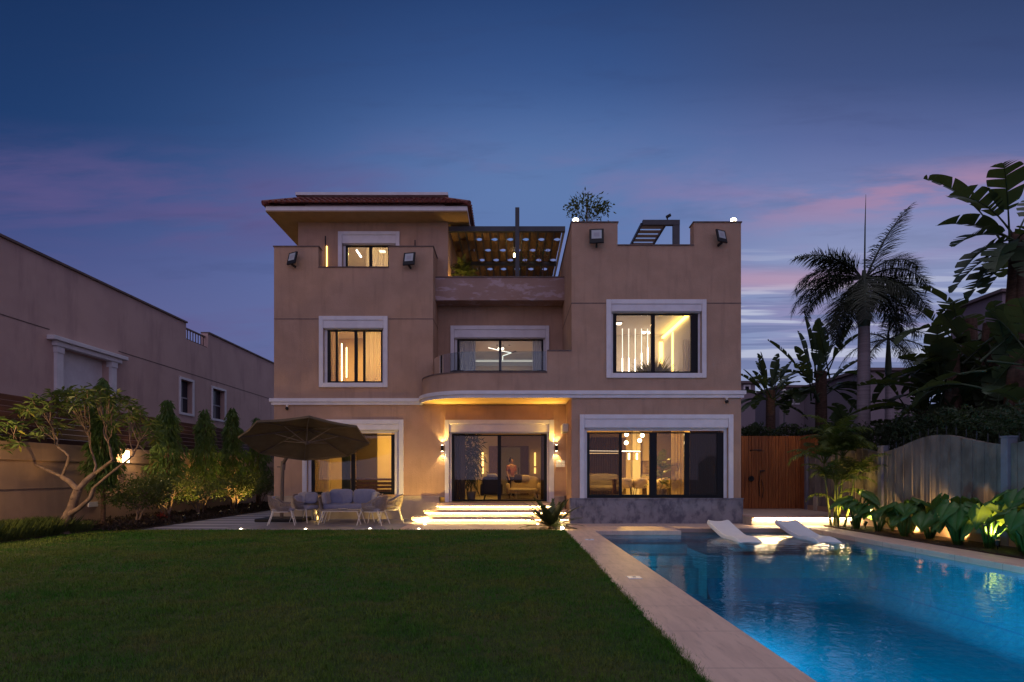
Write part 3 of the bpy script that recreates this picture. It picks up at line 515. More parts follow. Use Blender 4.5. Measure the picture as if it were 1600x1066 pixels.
# ---------------------------------------------------------------- penthouse with tiled hip roof
m = MB(); wall(m, 'y', -8.42, -2.52, 8.6, 11.62, DP, DP + .25, [w_p.hole]); wall(m, 'x', DP + .25, 31, 8.6, 11.62, -8.42, -8.17); wall(m, 'x', DP + .25, 31, 8.6, 11.62, -2.77, -2.52)
m.build('penthouse_wall', 'stucco', villa)
EX0, EX1, EY, EZ0, EZ1 = -9.31, -1.69, 21.5, 11.59, 11.81
MB().box(EX0, EX1, EY, 31.5, EZ0, EZ0 + .05).build('eave_soffit', 'eave', villa)
MB().box(EX0, EX1, EY, EY + .12, EZ0 + .052, EZ1).box(EX0, EX0 + .12, EY + .12, 31.5, EZ0 + .052, EZ1).box(EX1 - .12, EX1, EY + .12, 31.5, EZ0 + .052, EZ1).build('fascia', 'trim', villa)
run, rise = 1.05, .66
def tiles(o, u, v, length, up, right_in, left_in):       # rows of barrel tiles on one slope
    o, u, v = Vector(o), Vector(u), Vector(v); n = u.cross(v).normalized(); n = n if n.z > 0 else -n; T = MB(); pitch, rows = .215, 3; L = v.length; vd = v.normalized()
    for r in range(rows):
        s0, s1 = r / rows, (r + 1) / rows + .04
        for i in range(int(length / pitch)):
            c = (i + .5) * pitch; sm = (s0 + s1) / 2
            if c < left_in * sm or c > length - right_in * sm: continue
            ring = []
            for s, lift, rad in ((s0, .085, .088), (s1, .035, .07)):
                b = o + u * c + v * s + n * lift
                ring += [b + u * (rad * math.cos(a)) + n * (rad * math.sin(a)) for a in [PI * j / 6 for j in range(7)]]
            T.add(ring, [(j, j + 1, j + 8, j + 7) for j in range(6)] + [tuple(range(7))])
            T.add([o + u * (c - pitch / 2) + v * s0 + n * .045, o + u * (c + pitch / 2) + v * s0 + n * .045, o + u * (c + pitch / 2) + v * s1 + n * .0, o + u * (c - pitch / 2) + v * s1 + n * .0], [(0, 1, 2, 3)])
    return T
ox0, ox1, oy = EX0 - .08, EX1 + .08, EY - .08
T = tiles((ox0, oy, EZ1), (1, 0, 0), (0, run, rise), ox1 - ox0, 1, run, run)
T2 = tiles((ox1, oy, EZ1), (0, 1, 0), (-run, 0, rise), 10, 1, 0, run); T3 = tiles((ox0, oy, EZ1), (0, 1, 0), (run, 0, rise), 10, 1, 0, run)
for q in (T2, T3): T.add(q.v, q.f)
for xa, sx in ((ox0, 1), (ox1, -1)): T.tube([(xa, oy, EZ1 + .07), (xa + sx * run, oy + run, EZ1 + rise + .05)], .1, 8)
T.add([(ox0, oy, EZ1 + .001), (ox1, oy, EZ1 + .001), (ox1 - run, oy + run, EZ1 + rise), (ox0 + run, oy + run, EZ1 + rise), (ox0, 31.5, EZ1 + .001), (ox1, 31.5, EZ1 + .001), (ox1 - run, 31.5, EZ1 + rise), (ox0 + run, 31.5, EZ1 + rise)], [(0, 1, 2, 3), (1, 5, 6, 2), (4, 0, 3, 7)])
T.build('roof', 'tile', villa)
MB().box(-8.25, -2.75, 22.7, 31, EZ1 + rise - .25, 12.72).build('roof_parapet', 'stucco2', villa); MB().box(-8.57, -2.54, 22.5, 31.2, 12.721, 12.83).build('roof_cornice', 'trim', villa)

# ---------------------------------------------------------------- rooms behind the glass
def room(x0, x1, y0, y1, z0, z1, wm='inwall', fm='infloor', cm='inwhite'):
    t_ = .06
    MB().box(x0 - t_, x1 + t_, y1, y1 + t_, z0, z1).box(x0 - t_, x0, y0, y1, z0, z1).box(x1, x1 + t_, y0, y1, z0, z1).build('interior_wall', wm, villa)
    MB().box(x0 - t_, x1 + t_, y0, y1 + t_, z0 - t_, z0 - .001).build('interior_floor', fm, villa); MB().box(x0 - t_, x1 + t_, y0, y1 + t_, z1 + .001, z1 + t_).build('interior_ceiling', cm, villa)
room(2.5, 7.35, 19.72, 27, .72, 4.1); room(-2.95, 1.9, 21.62, 29, .62, 4.12); room(-8.45, -3.1, 21.62, 26.5, .7, 4.12)
room(-8.4, -3.45, 21.62, 25.5, 4.62, 7.75, 'inwall'); room(-2.85, 1.9, 23.02, 28.5, 4.6, 7.35, 'inwhite'); room(2.5, 6.2, 19.72, 23.4, 4.6, 7.4, 'inwhite'); room(-8.1, -2.85, 22.67, 26.5, 8.65, 11.35, 'inwhite')
def ceiling_lamp(x, y, z, p, label, col=WARM, size=.5):
    t = thing('ceiling_lamp', label, 'ceiling lamp', (x, y, z))
    MB().box(x - .16, x + .16, y - .16, y + .16, z - .04, z - .002).build('lamp_body', 'whitem', t); MB().box(x - .13, x + .13, y - .13, y + .13, z - .052, z - .041).build('diffuser', 'ledw', t)
    lamp('AREA', (x, y, z - .07), p, col, t, aim=(x, y, 0), sx=size, sy=size, name='room_light')
ceiling_lamp(4.6, 23, 4.1, 560, 'square ceiling lamp inside the dining room with the globe lamps', (1, .56, .11))
ceiling_lamp(.3, 24.0, 4.12, 150, 'square ceiling lamp inside the hall behind the entrance door', (1, .58, .12))
ceiling_lamp(-5.2, 24, 4.12, 190, 'square ceiling lamp inside the room behind the parasol', (1, .58, .12))
ceiling_lamp(-5.6, 23.6, 7.75, 190, 'square ceiling lamp inside the upper bedroom over the string course', (1, .55, .12))
ceiling_lamp(-.5, 25.5, 7.35, 80, 'square ceiling lamp inside the room behind the balcony', (1, .66, .36))
ceiling_lamp(4.0, 21.5, 7.4, 25, 'square ceiling lamp inside the upper room with hanging light rods', (1, .60, .28))
ceiling_lamp(-5.6, 24.6, 11.35, 110, 'square ceiling lamp inside the penthouse room', (1, .62, .20))
# ================================================================ ROOF TERRACE
t = thing('roof_pergola', 'dark steel pergola with a brown woven canopy over the roof terrace', 'pergola', (-.2, 22.5, 9.2))
PZ = 11.25
MB().box(-2.50, 2.10, 22.42, 22.58, PZ, PZ + .2).build('front_beam', 'steel', t, bevel=.008)
MB().box(gx(805, 22.3), gx(811.5, 22.3), 22.24, 22.40, 9.25, gz(325, 22.3)).build('post', 'steel', t, bevel=.008)
MB().box(2.02, 2.10, 22.585, 29, PZ + .02, PZ + .16).build('side_beam', 'louvre', t)
MB().box(-2.45, 2.0, 25.75, 25.87, PZ - .12, PZ + .05).build('cross_beam', 'steel', t); MB().box(-2.45, 2.0, 28.9, 29.05, PZ - .05, PZ + .15).build('cross_beam', 'steel', t)
wv, amp, row = .64, .058, 1.12
for k in range(6):                                  # strips of the weave, phase flipped from row to row
    y0, y1 = 22.6 + k * row - .35, 22.6 + (k + 1) * row - .35; y0 = max(y0, 22.59)
    ph = PI * k + .6; n = 110; vs_ = []; fs_ = []
    for j in range(n + 1):
        x = -2.42 + 4.40 * j / n; z = PZ + .06 + amp * math.cos(2 * PI * x / wv + ph)
        vs_ += [(x, y0 + .01, z), (x, y1 - .01, z), (x, y1 - .01, z + .012), (x, y0 + .01, z + .012)]
    for j in range(n): fs_ += [(4 * j + q, 4 * j + (q + 1) % 4, 4 * j + 4 + (q + 1) % 4, 4 * j + 4 + q) for q in range(4)]
    MB().add(vs_, fs_).build('canopy_strip', 'canopy', t, smooth=40)
for k in range(15):                                 # rods the strips are woven round
    x = (k * PI - .6) / (2 * PI) * wv - 2.42 + .32
    if -2.42 < x < 1.97: MB().tube([(x, 22.6, PZ + .06), (x, 28.88, PZ + .06)], .036, 8).build('rod', 'steel', t)
def glow_lamp(x, y, z, label, name='roof_lamp'):
    g_ = thing(name, label, 'lamp', (x, y, z), 0, 'lamps on the roof corners')
    MB().lathe([(.05, 0), (.05, .05), (.08, .06)], (x, y, z), 12).build('lamp_base', 'alu', g_); MB().ball((x, y, z + .115), (.10, .08, .06), 12, 8).build('globe', 'spotlit', g_, smooth=True)
    lamp('POINT', (x, y + .16, z + .20), 9, (1, .75, .45), g_, .05)
glow_lamp(gx(899.5, 19.45), 19.45, 10.245, 'glowing roof lamp on the corner beside the small roof tree')
glow_lamp(gx(1146, 19.45), 19.45, 10.245, 'glowing roof lamp on the outer corner above the pool')
# louvred frame on the far roof
t = thing('louvre_frame', 'dark frame with a sloping row of grey louvres on the wing roof', 'pergola', (5.8, 22.5, 8.6))
zt = gz(352, 22); MB().box(5.05, 6.48, 21.95, 22.1, zt, zt + .19).build('front_beam', 'steel', t); MB().box(6.22, 6.48, 21.97, 22.08, 8.6, zt - .002).build('post', 'steel', t)
MB().box(5.0, 5.06, 22.11, 26, zt + .02, zt + .14).build('side_beam', 'steel', t); MB().box(5.93, 5.99, 22.11, 26, zt + .02, zt + .14).build('side_beam', 'steel', t); MB().box(4.95, 6.48, 26.01, 26.15, zt, zt + .19).build('rear_beam', 'steel', t); MB().box(5.0, 5.08, 26.02, 26.14, 8.6, zt - .002).build('post', 'steel', t)
for k in range(9): MB().box(5.065, 5.925, 22.2 + k * .41, 22.46 + k * .41, zt + .05, zt + .075).build('louvre', 'louvre', t)
t = thing('roof_camera', 'small dark camera standing on the louvre frame beam', 'camera', (gx(1043, 22), 22.02, zt + .19))
c0 = Vector((gx(1043, 22), 22.02, zt + .19)); MB().tube([c0, c0 + Vector((0, 0, .12))], .025, 8).build('stalk', 'black', t); MB().bar(c0 + Vector((-.05, 0, .12)), c0 + Vector((.12, -.05, .2)), .1, .09).build('camera_body', 'black', t, bevel=.01)

# ================================================================ LAMPS AND FITTINGS ON THE FACADE
def flood(px, py, D, yaw, label, s=1.0):
    x, z = gx(px, D - .2), gz(py, D - .2); t = thing('floodlight', label, 'floodlight', (x, D, z), 0, 'floodlights on the parapets')
    Q = Matrix.Translation((x, D - .22, z)) @ Matrix.Rotation(R(yaw), 4, 'Z') @ Matrix.Rotation(R(-14), 4, 'X'); w_, h_ = .24 * s, .27 * s
    MB().box(-w_, w_, -.03, .03, -h_, h_).xf(Q).build('housing', 'black', t, bevel=.015)
    MB().box(-w_ * .70, w_ * .70, -.034, -.0305, -h_ * .42, h_ * .78).xf(Q).build('lens', 'lens', t)
    MB().box(-w_ * .38, w_ * .38, -.038, -.0345, -h_ * .12, h_ * .42).xf(Q).build('led_array', 'louvre', t)
    MB().box(-.03, .03, .031, .22, -h_ - .02, -h_ + .04).xf(Q).build('bracket', 'black', t)
flood(457, 404, D2, -28, 'black floodlight turned aside near the outer end of the terrace parapet', .9)
flood(639.5, 405, D2, -12, 'black floodlight on the terrace parapet nearest the pergola', .95)
flood(932, 369.5, D1, -6, 'black floodlight on the parapet under the small roof tree', 1.0)
flood(1127, 369.5, D1, 26, 'black floodlight on the outer parapet block over the pool', .85)
def cctv(px, py, D, label):
    x, z = gx(px, D), gz(py, D); t = thing('security_camera', label, 'camera', (x, D, z), 0, 'security cameras under the string course')
    MB().tube([(x, D, z + .05), (x, D - .12, z + .05)], .045, 10).build('mount', 'whitem', t); MB().tube([(x, D - .07, z + .05), (x, D - .10, z - .04)], .03, 8).build('arm', 'whitem', t); MB().ball((x, D - .10, z - .09), .062, 12, 8).build('dome', 'black', t, smooth=True)
cctv(450, 635, D2, 'small dome camera under the string course above the parasol'); cctv(1134, 624, D1, 'small dome camera under the string course above the pool window')
def sconce(px, py, D, label, pw):
    x, z = gx(px, D - .1), gz(py, D - .1); t = thing('wall_sconce', label, 'wall lamp', (x, D, z), 0, 'up and down sconces at the entrance')
    y = D - .11
    MB().lathe([(.045, -.11), (.052, -.105), (.052, .105), (.045, .11)], (x, y, z), 16).build('shade', 'black', t, smooth=40); MB().box(x - .03, x + .03, D - .062, D, z - .05, z + .05).build('back_plate', 'black', t)
    MB().lathe([(.04, .111), (.04, .116)], (x, y, z), 14).build('lens', 'spotlit', t); MB().lathe([(.04, -.116), (.04, -.111)], (x, y, z), 14).build('lens', 'spotlit', t)
    lamp('SPOT', (x, y, z + .13), pw, (1, .68, .26), t, .03, (x, D + .02, z + 1.2), 82, .45); lamp('SPOT', (x, y - .02, z + .14), pw * 7.5, (1, .56, .07), t, .05, (x + (.45 if x < 0 else -.75), y - .75, z + 1.3), 104, .9); lamp('SPOT', (x, y, z - .13), pw, (1, .68, .26), t, .03, (x, D + .02, z - 1.2), 82, .45)
sconce(691, 700.5, D2, 'black up and down sconce between the parasol window and the entrance', 42); sconce(869.5, 700, D2, 'black up and down sconce above the wall sockets beside the entrance', 42)
# air conditioner, sockets and wall strip
t = thing('wall_unit', 'white split air conditioner high on the recess wall by the entrance', 'air conditioner', (2.0, 20.6, 3.35))
MB().box(1.80, 2.015, 20.2, 21.0, 3.18, 3.48).build('casing', 'acw', t, bevel=.04, seg=3); MB().box(1.85, 1.98, 20.25, 20.95, 3.165, 3.179).build('outlet_grille', 'louvre', t)
t = thing('socket_panel', 'pale louvred socket panel on the wall beside the entrance door', 'socket panel', (1.78, D2, 2.0))
for i in range(3):
    for j in range(2): b_ = MB().box(1.64 + i * .115, 1.745 + i * .115, D2 - .03, D2 - .001, 1.94 + j * .125, 2.055 + j * .125); b_.build('socket', 'trim', t, bevel=.006)
t = thing('terrace_sconce', 'thin black wall bar with a yellow glowing strip on the penthouse wall', 'wall lamp', (gx(508, DP), DP, 10.4), 0, 'wall bars on the penthouse')
x = gx(508.5, DP - .12); MB().box(x - .02, x + .02, DP - .14, DP - .10, 8.95, 11.0).build('bar', 'black', t); MB().box(x - .035, x + .035, DP - .03, DP - .001, 8.95, gz(385, DP)).build('led_strip', 'ledy', t)
x = gx(648.5, DP - .1); t = thing('terrace_sconce', 'thin black unlit wall bar between the penthouse window and the pergola', 'wall lamp', (x, DP, 10.4), 0, 'wall bars on the penthouse')
MB().box(x - .018, x + .018, DP - .12, DP - .08, 9.2, gz(377, DP)).build('bar', 'black', t); MB().box(x - .03, x + .03, DP - .08, DP - .001, 9.4, 9.5).build('bracket', 'black', t)
# lamp that lights the eave
for xx, pw in ((-3.3, 11), (-7.4, 6)):
    t = thing('eave_uplight', 'small floor lamp washing the penthouse wall and eaves, ' + ('beside the pergola' if xx > -5 else 'beside the glowing wall bar'), 'floor lamp', (xx, 22.0, 8.62), 0, 'penthouse floor lamps')
    MB().lathe([(.07, 0), (.07, .1), (.05, .12)], (xx, 22.05, 8.62), 12).build('lamp_body', 'black', t); lamp('SPOT', (xx, 22.05, 8.78), pw, (1, .58, .22), t, .04, (xx + .1, 22.1, 12), 130, .8)
for x, y, pw in ((-1.2, 24.0, 20), (1.0, 24.6, 18), (-2.0, 27, 26)):
    t = thing('planter_uplight', ['small terrace uplight beside the tall potted palm', 'small terrace uplight beside the pergola post', 'small terrace uplight under the back of the woven canopy'][[20, 18, 26].index(pw)], 'garden lamp', (x, y, 8.62), 0, 'terrace uplights')
    MB().lathe([(.05, 0), (.05, .12), (.035, .14)], (x, y, 8.62), 10).build('lamp_body', 'black', t); lamp('SPOT', (x, y, 8.8), pw, (1, .62, .28), t, .04, (x, y + .3, 12), 140, .8)
t = thing('terrace_lantern', 'small lit white lantern hanging beside the pergola post', 'lantern', (gx(804, 24.5), 24.5, gz(399, 24.5)))
c0 = at(803.6, 399, 24.5); MB().lathe([(.02, -.09), (.04, -.07), (.04, .07), (.02, .09)], c0, 10).build('lantern_glass', 'bulb', t); MB().tube([c0 + Vector((0, 0, .13)), (c0.x, c0.y, PZ)], .006, 6).build('cord', 'black', t)
# balcony seating
for k, (px, r_, h_) in enumerate(((716, .62, .86), (783, .42, .62), (848, .45, .86))):
    x = gx(px, 20.3); t = thing('bean_bag', ['large charcoal bean bag at the curved end of the balcony', 'low charcoal bean bag in the middle of the balcony', 'charcoal bean bag beside the raised end of the balcony'][k], 'bean bag', (x, 20.3, 4.5), 0, 'bean bags on the balcony')
    MB().ball((x, 20.3, 4.5 + h_ * .36), (r_, .45, h_ * .42), 18, 10, .8).build('seat', 'bean', t, smooth=True); MB().ball((x - .05, 20.62, 4.5 + h_ * .72), (r_ * .8, .2, h_ * .38), 16, 10, .85).build('backrest', 'bean', t, smooth=True)

# ================================================================ PARASOL AND LOUNGE SET
pc = Vector((-6.57, 18.2, 2.78)); t = thing('cantilever_parasol', 'taupe eight sided cantilever parasol tilted over the lounge set', 'parasol', (-8.26, 20.4, 0))
Qp = Matrix.Translation(pc) @ Matrix.Rotation(R(-5.2), 4, 'Y') @ Matrix.Rotation(R(-16.2), 4, 'X')
RP, HP = 1.98, .42; rim = [Qp @ Vector((RP * math.cos(R(22.5 + 45 * k)), RP * math.sin(R(22.5 + 45 * k)), 0)) for k in range(8)]; top = Qp @ Vector((0, 0, HP))
m = MB()
nn = 7; vs_ = []
for k in range(8):
    a, b = rim[k], rim[(k + 1) % 8]
    g_ = []
    for i in range(nn + 1):
        for j in range(nn + 1):
            s_, u_ = i / nn, j / nn; p = top.lerp(a.lerp(b, u_), s_); sag = .025 * math.sin(PI * u_) * s_
            q_ = top.lerp(p, 1 - .014 * math.sin(PI * u_) * s_); g_.append(q_ - Vector((0, 0, sag)))
    m.add(g_, [(i * (nn + 1) + j, i * (nn + 1) + j + 1, (i + 1) * (nn + 1) + j + 1, (i + 1) * (nn + 1) + j) for i in range(nn) for j in range(nn)])
    m.add([a, b.lerp(a, 0), a.lerp(b, .5) + (pc - a.lerp(b, .5)) * .014 - Vector((0, 0, .025)), a - Vector((0, 0, .06)), a.lerp(b, .5) + (pc - a.lerp(b, .5)) * .014 - Vector((0, 0, .085))], [(0, 2, 4, 3)])
    m.add([a.lerp(b, .5) + (pc - a.lerp(b, .5)) * .014 - Vector((0, 0, .025)), b, b - Vector((0, 0, .06)), a.lerp(b, .5) + (pc - a.lerp(b, .5)) * .014 - Vector((0, 0, .085))], [(0, 1, 2, 3)])
cn = m.build('canopy', 'canvas', t); so = cn.modifiers.new('solid', 'SOLIDIFY'); so.thickness = .008
hub = Qp @ Vector((0, 0, -.12)); crown = Qp @ Vector((0, 0, HP - .06))
for k in range(8):
    MB().bar(crown, rim[k] - Vector((0, 0, .035)), .022, .03).build('rib', 'pole', t)
    MB().bar(hub, crown.lerp(rim[k], .48) - Vector((0, 0, .035)), .016, .02).build('strut', 'rope', t)
MB().lathe([(.05, -.05), (.07, -.03), (.07, .04), (.04, .06)], hub, 12).build('hub', 'pole', t); MB().tube([hub, crown], .025, 8).build('crown_post', 'pole', t)
pb = Vector((-8.26, 20.4, 0)); pt = Vector((-8.2, 20.35, 2.05)); end = Qp @ Vector((-.05, .25, HP - .02))
MB().tube([pb + Vector((0, 0, .1)), pt], .062, 12).build('mast', 'pole', t); MB().bar(pt, pt.lerp(end, .55) + Vector((0, 0, .1)), .07, .11).bar(pt.lerp(end, .55) + Vector((0, 0, .1)), end, .06, .09).build('arm', 'pole', t)
MB().tube([pt - Vector((0, 0, .22)), pt + Vector((.02, 0, .08))], .085, 12).build('collar', 'pole', t); MB().bar(pt - Vector((.20, 0, .12)), pt - Vector((.05, 0, .12)), .03, .03).build('crank', 'black', t)
MB().box(-9.0 + .05, -7.3, 19.75, 21.05, .004, .11).build('base', 'black', t, bevel=.02)

def rope_chair(label, loc, rz, first=None):
    if first:
        c = copy_tree(first); c.location = loc; c.rotation_euler = (0, 0, rz); c['label'] = label; return c
    t = thing('rope_armchair', label, 'armchair', (0, 0, 0), 0, 'rope armchairs round the coffee table')
    ang = [R(a) for a in np.linspace(-118, 118, 49)]
    def top_pt(a): c_ = math.cos(a); return Vector((-.36 * c_ + .02 * (1 - c_), .37 * math.sin(a) * (1 if abs(a) < 1.6 else 1.0), .60 + .20 * max(0, c_) ** .8 + .02 * min(0, c_)))
    def bot_pt(a): return Vector((-.29 * math.cos(a) + .02, .29 * math.sin(a), .37))
    tp = [top_pt(a) for a in ang]
    MB().tube(tp, .016, 8).build('top_rail', 'rope', t, smooth=True)
    m = MB()
    for a in ang:
        p, q = bot_pt(a), top_pt(a); m.tube([p, p.lerp(q, .5) + Vector((-.03 * math.cos(a), .03 * math.sin(a), 0)), q], .0085, 5, False)
    m.build('woven_back', 'rope', t, smooth=True)
    m = MB().tube([bot_pt(a) for a in ang] + [bot_pt(ang[0])], .014, 8); m.build('seat_frame', 'whitem', t, smooth=True)
    MB().ball((.03, 0, .43), (.30, .29, .07), 20, 8, .55).build('seat_cushion', 'cushion2', t, smooth=True)
    MB().ball((-.20, 0, .62), (.09, .25, .17), 16, 10, .55).xf(Matrix.Translation((-.2, 0, .62)) @ Matrix.Rotation(R(-14), 4, 'Y') @ Matrix.Translation((.2, 0, -.62))).build('back_cushion', 'cushion2', t, smooth=True)
    for x, y, ux, uy in ((.24, .27, .34, .33), (.24, -.27, .34, -.33), (-.22, .22, -.36, .27), (-.22, -.22, -.36, -.27)): MB().tube([(x, y, .40), (ux, uy, .002)], [.016, .011], 8).build('leg', 'whitem', t, smooth=40)
    for q in t.children:
        for v in q.data.vertices: v.co = v.co * 1.2
    t.location = loc; t.rotation_euler = (0, 0, rz); return t
ch = rope_chair('taupe rope armchair with its back to the parasol base, nearest the lawn', (gx(441, 18.75), 18.75, 0), R(18))
rope_chair('taupe rope armchair with blue pillows between the parasol base and the sofa', (gx(478, 19.9), 19.9, 0), R(-22), ch)
rope_chair('taupe rope armchair at the step side of the coffee table, nearest the lawn', (gx(584, 18.8), 18.8, 0), R(168), ch)
rope_chair('taupe rope armchair between the sofa and the entrance steps, farthest from the lawn', (gx(610, 19.8), 19.8, 0), R(196), ch)
x0 = gx(478, 19.9)
for k, dx in enumerate((-.12, .17)):
    t = tag(MB().ball((0, 0, 0), (.23, .07, .21), 16, 10, .6).xf(Matrix.Translation((x0 + dx, 20.02 - .06 * k, .84)) @ Matrix.Rotation(R(-12 + 10 * k), 4, 'Y') @ Matrix.Rotation(R(-16), 4, 'X')).build('throw_pillow', 'cushion' if k else 'cushion2', None, smooth=True), ['pale grey pillow leaning in the armchair beside the parasol mast', 'blue grey pillow leaning in the armchair next to the side table'][k], 'pillow', 'pillows on the armchair')
# sofa
sx, sy = gx(548.5, 20.1), 20.1; t = thing('garden_sofa', 'two seat garden sofa with blue grey cushions and white legs', 'sofa', (sx, sy, 0)); w_ = .98
MB().box(sx - w_ + .05, sx + w_ - .05, sy - .36, sy + .38, .335, .365).build('frame', 'whitem', t, bevel=.01)
MB().ball((sx, sy - .03, .45), (w_ - .08, .40, .095), 28, 10, .3).build('seat_cushion', 'cushion', t, smooth=True)
for d in (-1, 1):
    MB().ball((0, 0, 0), (.415, .10, .235), 20, 10, .4).xf(Matrix.Translation((sx + d * .42, sy + .27, .74)) @ Matrix.Rotation(R(-12), 4, 'X')).build('back_cushion', 'cushion', t, smooth=True)
    MB().ball((0, 0, 0), (.09, .33, .20), 18, 10, .45).xf(Matrix.Translation((sx + d * (w_ - .12), sy - .02, .70)) @ Matrix.Rotation(R(d * 10), 4, 'Y')).build('arm_cushion', 'cushion2', t, smooth=True)
    m = MB()
    for k in range(22):
        y = sy - .38 + k * .0375; m.tube([(sx + d * (w_ - .05), y, .37), (sx + d * (w_ + .05), y, .72 + .10 * (k / 21))], .009, 5, False)
    m.build('woven_arm', 'rope', t, smooth=True); MB().tube([(sx + d * (w_ - .05), sy - .40, .37), (sx + d * (w_ + .05), sy - .39, .72), (sx + d * (w_ + .05), sy + .41, .82)], .016, 8).build('arm_rail', 'rope', t, smooth=40)
m = MB()
for k in range(48): m.tube([(sx - w_ + .06 + k * .0395, sy + .40, .37), (sx - w_ + .06 + k * .0395, sy + .44, .82)], .009, 5, False)
m.build('woven_back', 'rope', t, smooth=True); MB().tube([(sx - w_, sy + .43, .82), (sx + w_, sy + .43, .82)], .016, 8).build('back_rail', 'rope', t)
for dx, dy in ((-1, -1), (1, -1), (-1, 1), (1, 1)): MB().tube([(sx + dx * (w_ - .18), sy + dy * .32, .34), (sx + dx * (w_ - .06), sy + dy * .38, .002)], [.02, .013], 8).build('leg', 'whitem', t, smooth=40)
for q in t.children:
    for v in q.data.vertices: v.co.z = v.co.z * 1.17
# coffee table
tx0, tx1, ty0, ty1 = gx(501, 18.75), gx(560, 18.75), 18.75, 19.35; t = thing('coffee_table', 'low rectangular coffee table with a grey top and splayed white legs', 'table', ((tx0 + tx1) / 2, 19.05, 0))
MB().box(tx0, tx1, ty0, ty1, .455, .485).build('tabletop', 'tabletop', t, bevel=.01); MB().box(tx0 + .04, tx1 - .04, ty0 + .04, ty1 - .04, .425, .454).build('apron', 'whitem', t)
for x, y, dx, dy in ((tx0 + .06, ty0 + .06, -.14, -.05), (tx1 - .06, ty0 + .06, .14, -.05), (tx0 + .06, ty1 - .06, -.14, .05), (tx1 - .06, ty1 - .06, .14, .05)): MB().tube([(x, y, .43), (x + dx, y + dy, .002)], [.019, .012], 8).build('leg', 'whitem', t, smooth=40)
xx = gx(536, 19.1); tag(MB().lathe([(.0, .4855), (.12, .487), (.16, .51), (.15, .512), (.11, .494), (.0, .493)], (xx, 19.1, 0), 18).build('tray', 'whitem', None, smooth=40), 'small round white dish lying on the coffee table', 'dish')
# side table and lantern
x = gx(494, 20.6); t = thing('side_table', 'slim grey side table between the pillowed armchair and the sofa', 'side table', (x, 20.6, 0))
MB().box(x - .24, x + .24, 20.4, 20.8, .82, .85).build('tabletop', 'tabletop', t); MB().box(x - .02, x + .06, 20.42, 20.5, .004, .819).build('leg', 'louvre', t); MB().box(x - .22, x - .16, 20.7, 20.78, .004, .819).build('leg', 'louvre', t); MB().box(x + .16, x + .22, 20.7, 20.78, .004, .819).build('leg', 'louvre', t)
x = gx(497.5, 20.9); t = thing('floor_lantern', 'tiny lantern with a yellow flame glow standing under the side table', 'lantern', (x + .09, 20.55, 0))
c0 = Vector((x + .09, 20.55, 0)); MB().lathe([(.05, .005), (.05, .02)], c0, 10).tube([c0 + Vector((.045, 0, .02)), c0 + Vector((.045, 0, .27))], .006, 5).tube([c0 + Vector((-.045, 0, .02)), c0 + Vector((-.045, 0, .27))], .006, 5).lathe([(.045, .27), (.05, .29), (.015, .33)], c0, 10).build('lantern_cage', 'black', t); MB().lathe([(.018, .03), (.025, .1), (.008, .17)], c0, 10).build('flame', 'ledy', t); lamp('POINT', c0 + Vector((.0, -.12, .3)), 3, (1, .6, .15), t, .05)
# cove lamps that wash the wall behind the lounge set
# in-ground markers along the lawn edge
for k, (px, py) in enumerate(((376.5, 827), (477.5, 827), (578, 826.6), (654.5, 826.8), (664, 820), (840, 819.5))):
    Y = F * EYE / (py - HY) + .02; x = gx(px, Y)
    t = thing('ground_light', ['recessed ground light at the lawn edge beside the plank path', 'recessed ground light at the lawn edge in front of the pillowed armchair', 'recessed ground light at the lawn edge below the step side armchair', 'recessed ground light at the lawn edge in front of the entrance paving', 'recessed ground light at the foot of the lowest step, parasol side', 'recessed ground light at the foot of the lowest step, cycad side'][k], 'ground light', (x, Y, 0), 0, 'recessed ground lights')
    MB().lathe([(.06, .001), (.06, .008), (.045, .010)], (x, Y, 0), 16).build('rim', 'alu', t); MB().lathe([(.043, .0101), (.035, .016), (.02, .02)], (x, Y, 0), 14).build('lens', 'spotlit', t); lamp('POINT', (x, Y, .08), .8, (1, .75, .42), t, .03)
    if k == 4: lamp('SPOT', (x, Y, .05), 330, (1, .64, .14), t, .04, (-4.0, 21.2, 1.25), 95, 1)
    if k == 5: lamp('SPOT', (x, Y, .05), 70, (1, .64, .18), t, .04, (1.75, 21.2, 2.0), 80, 1)

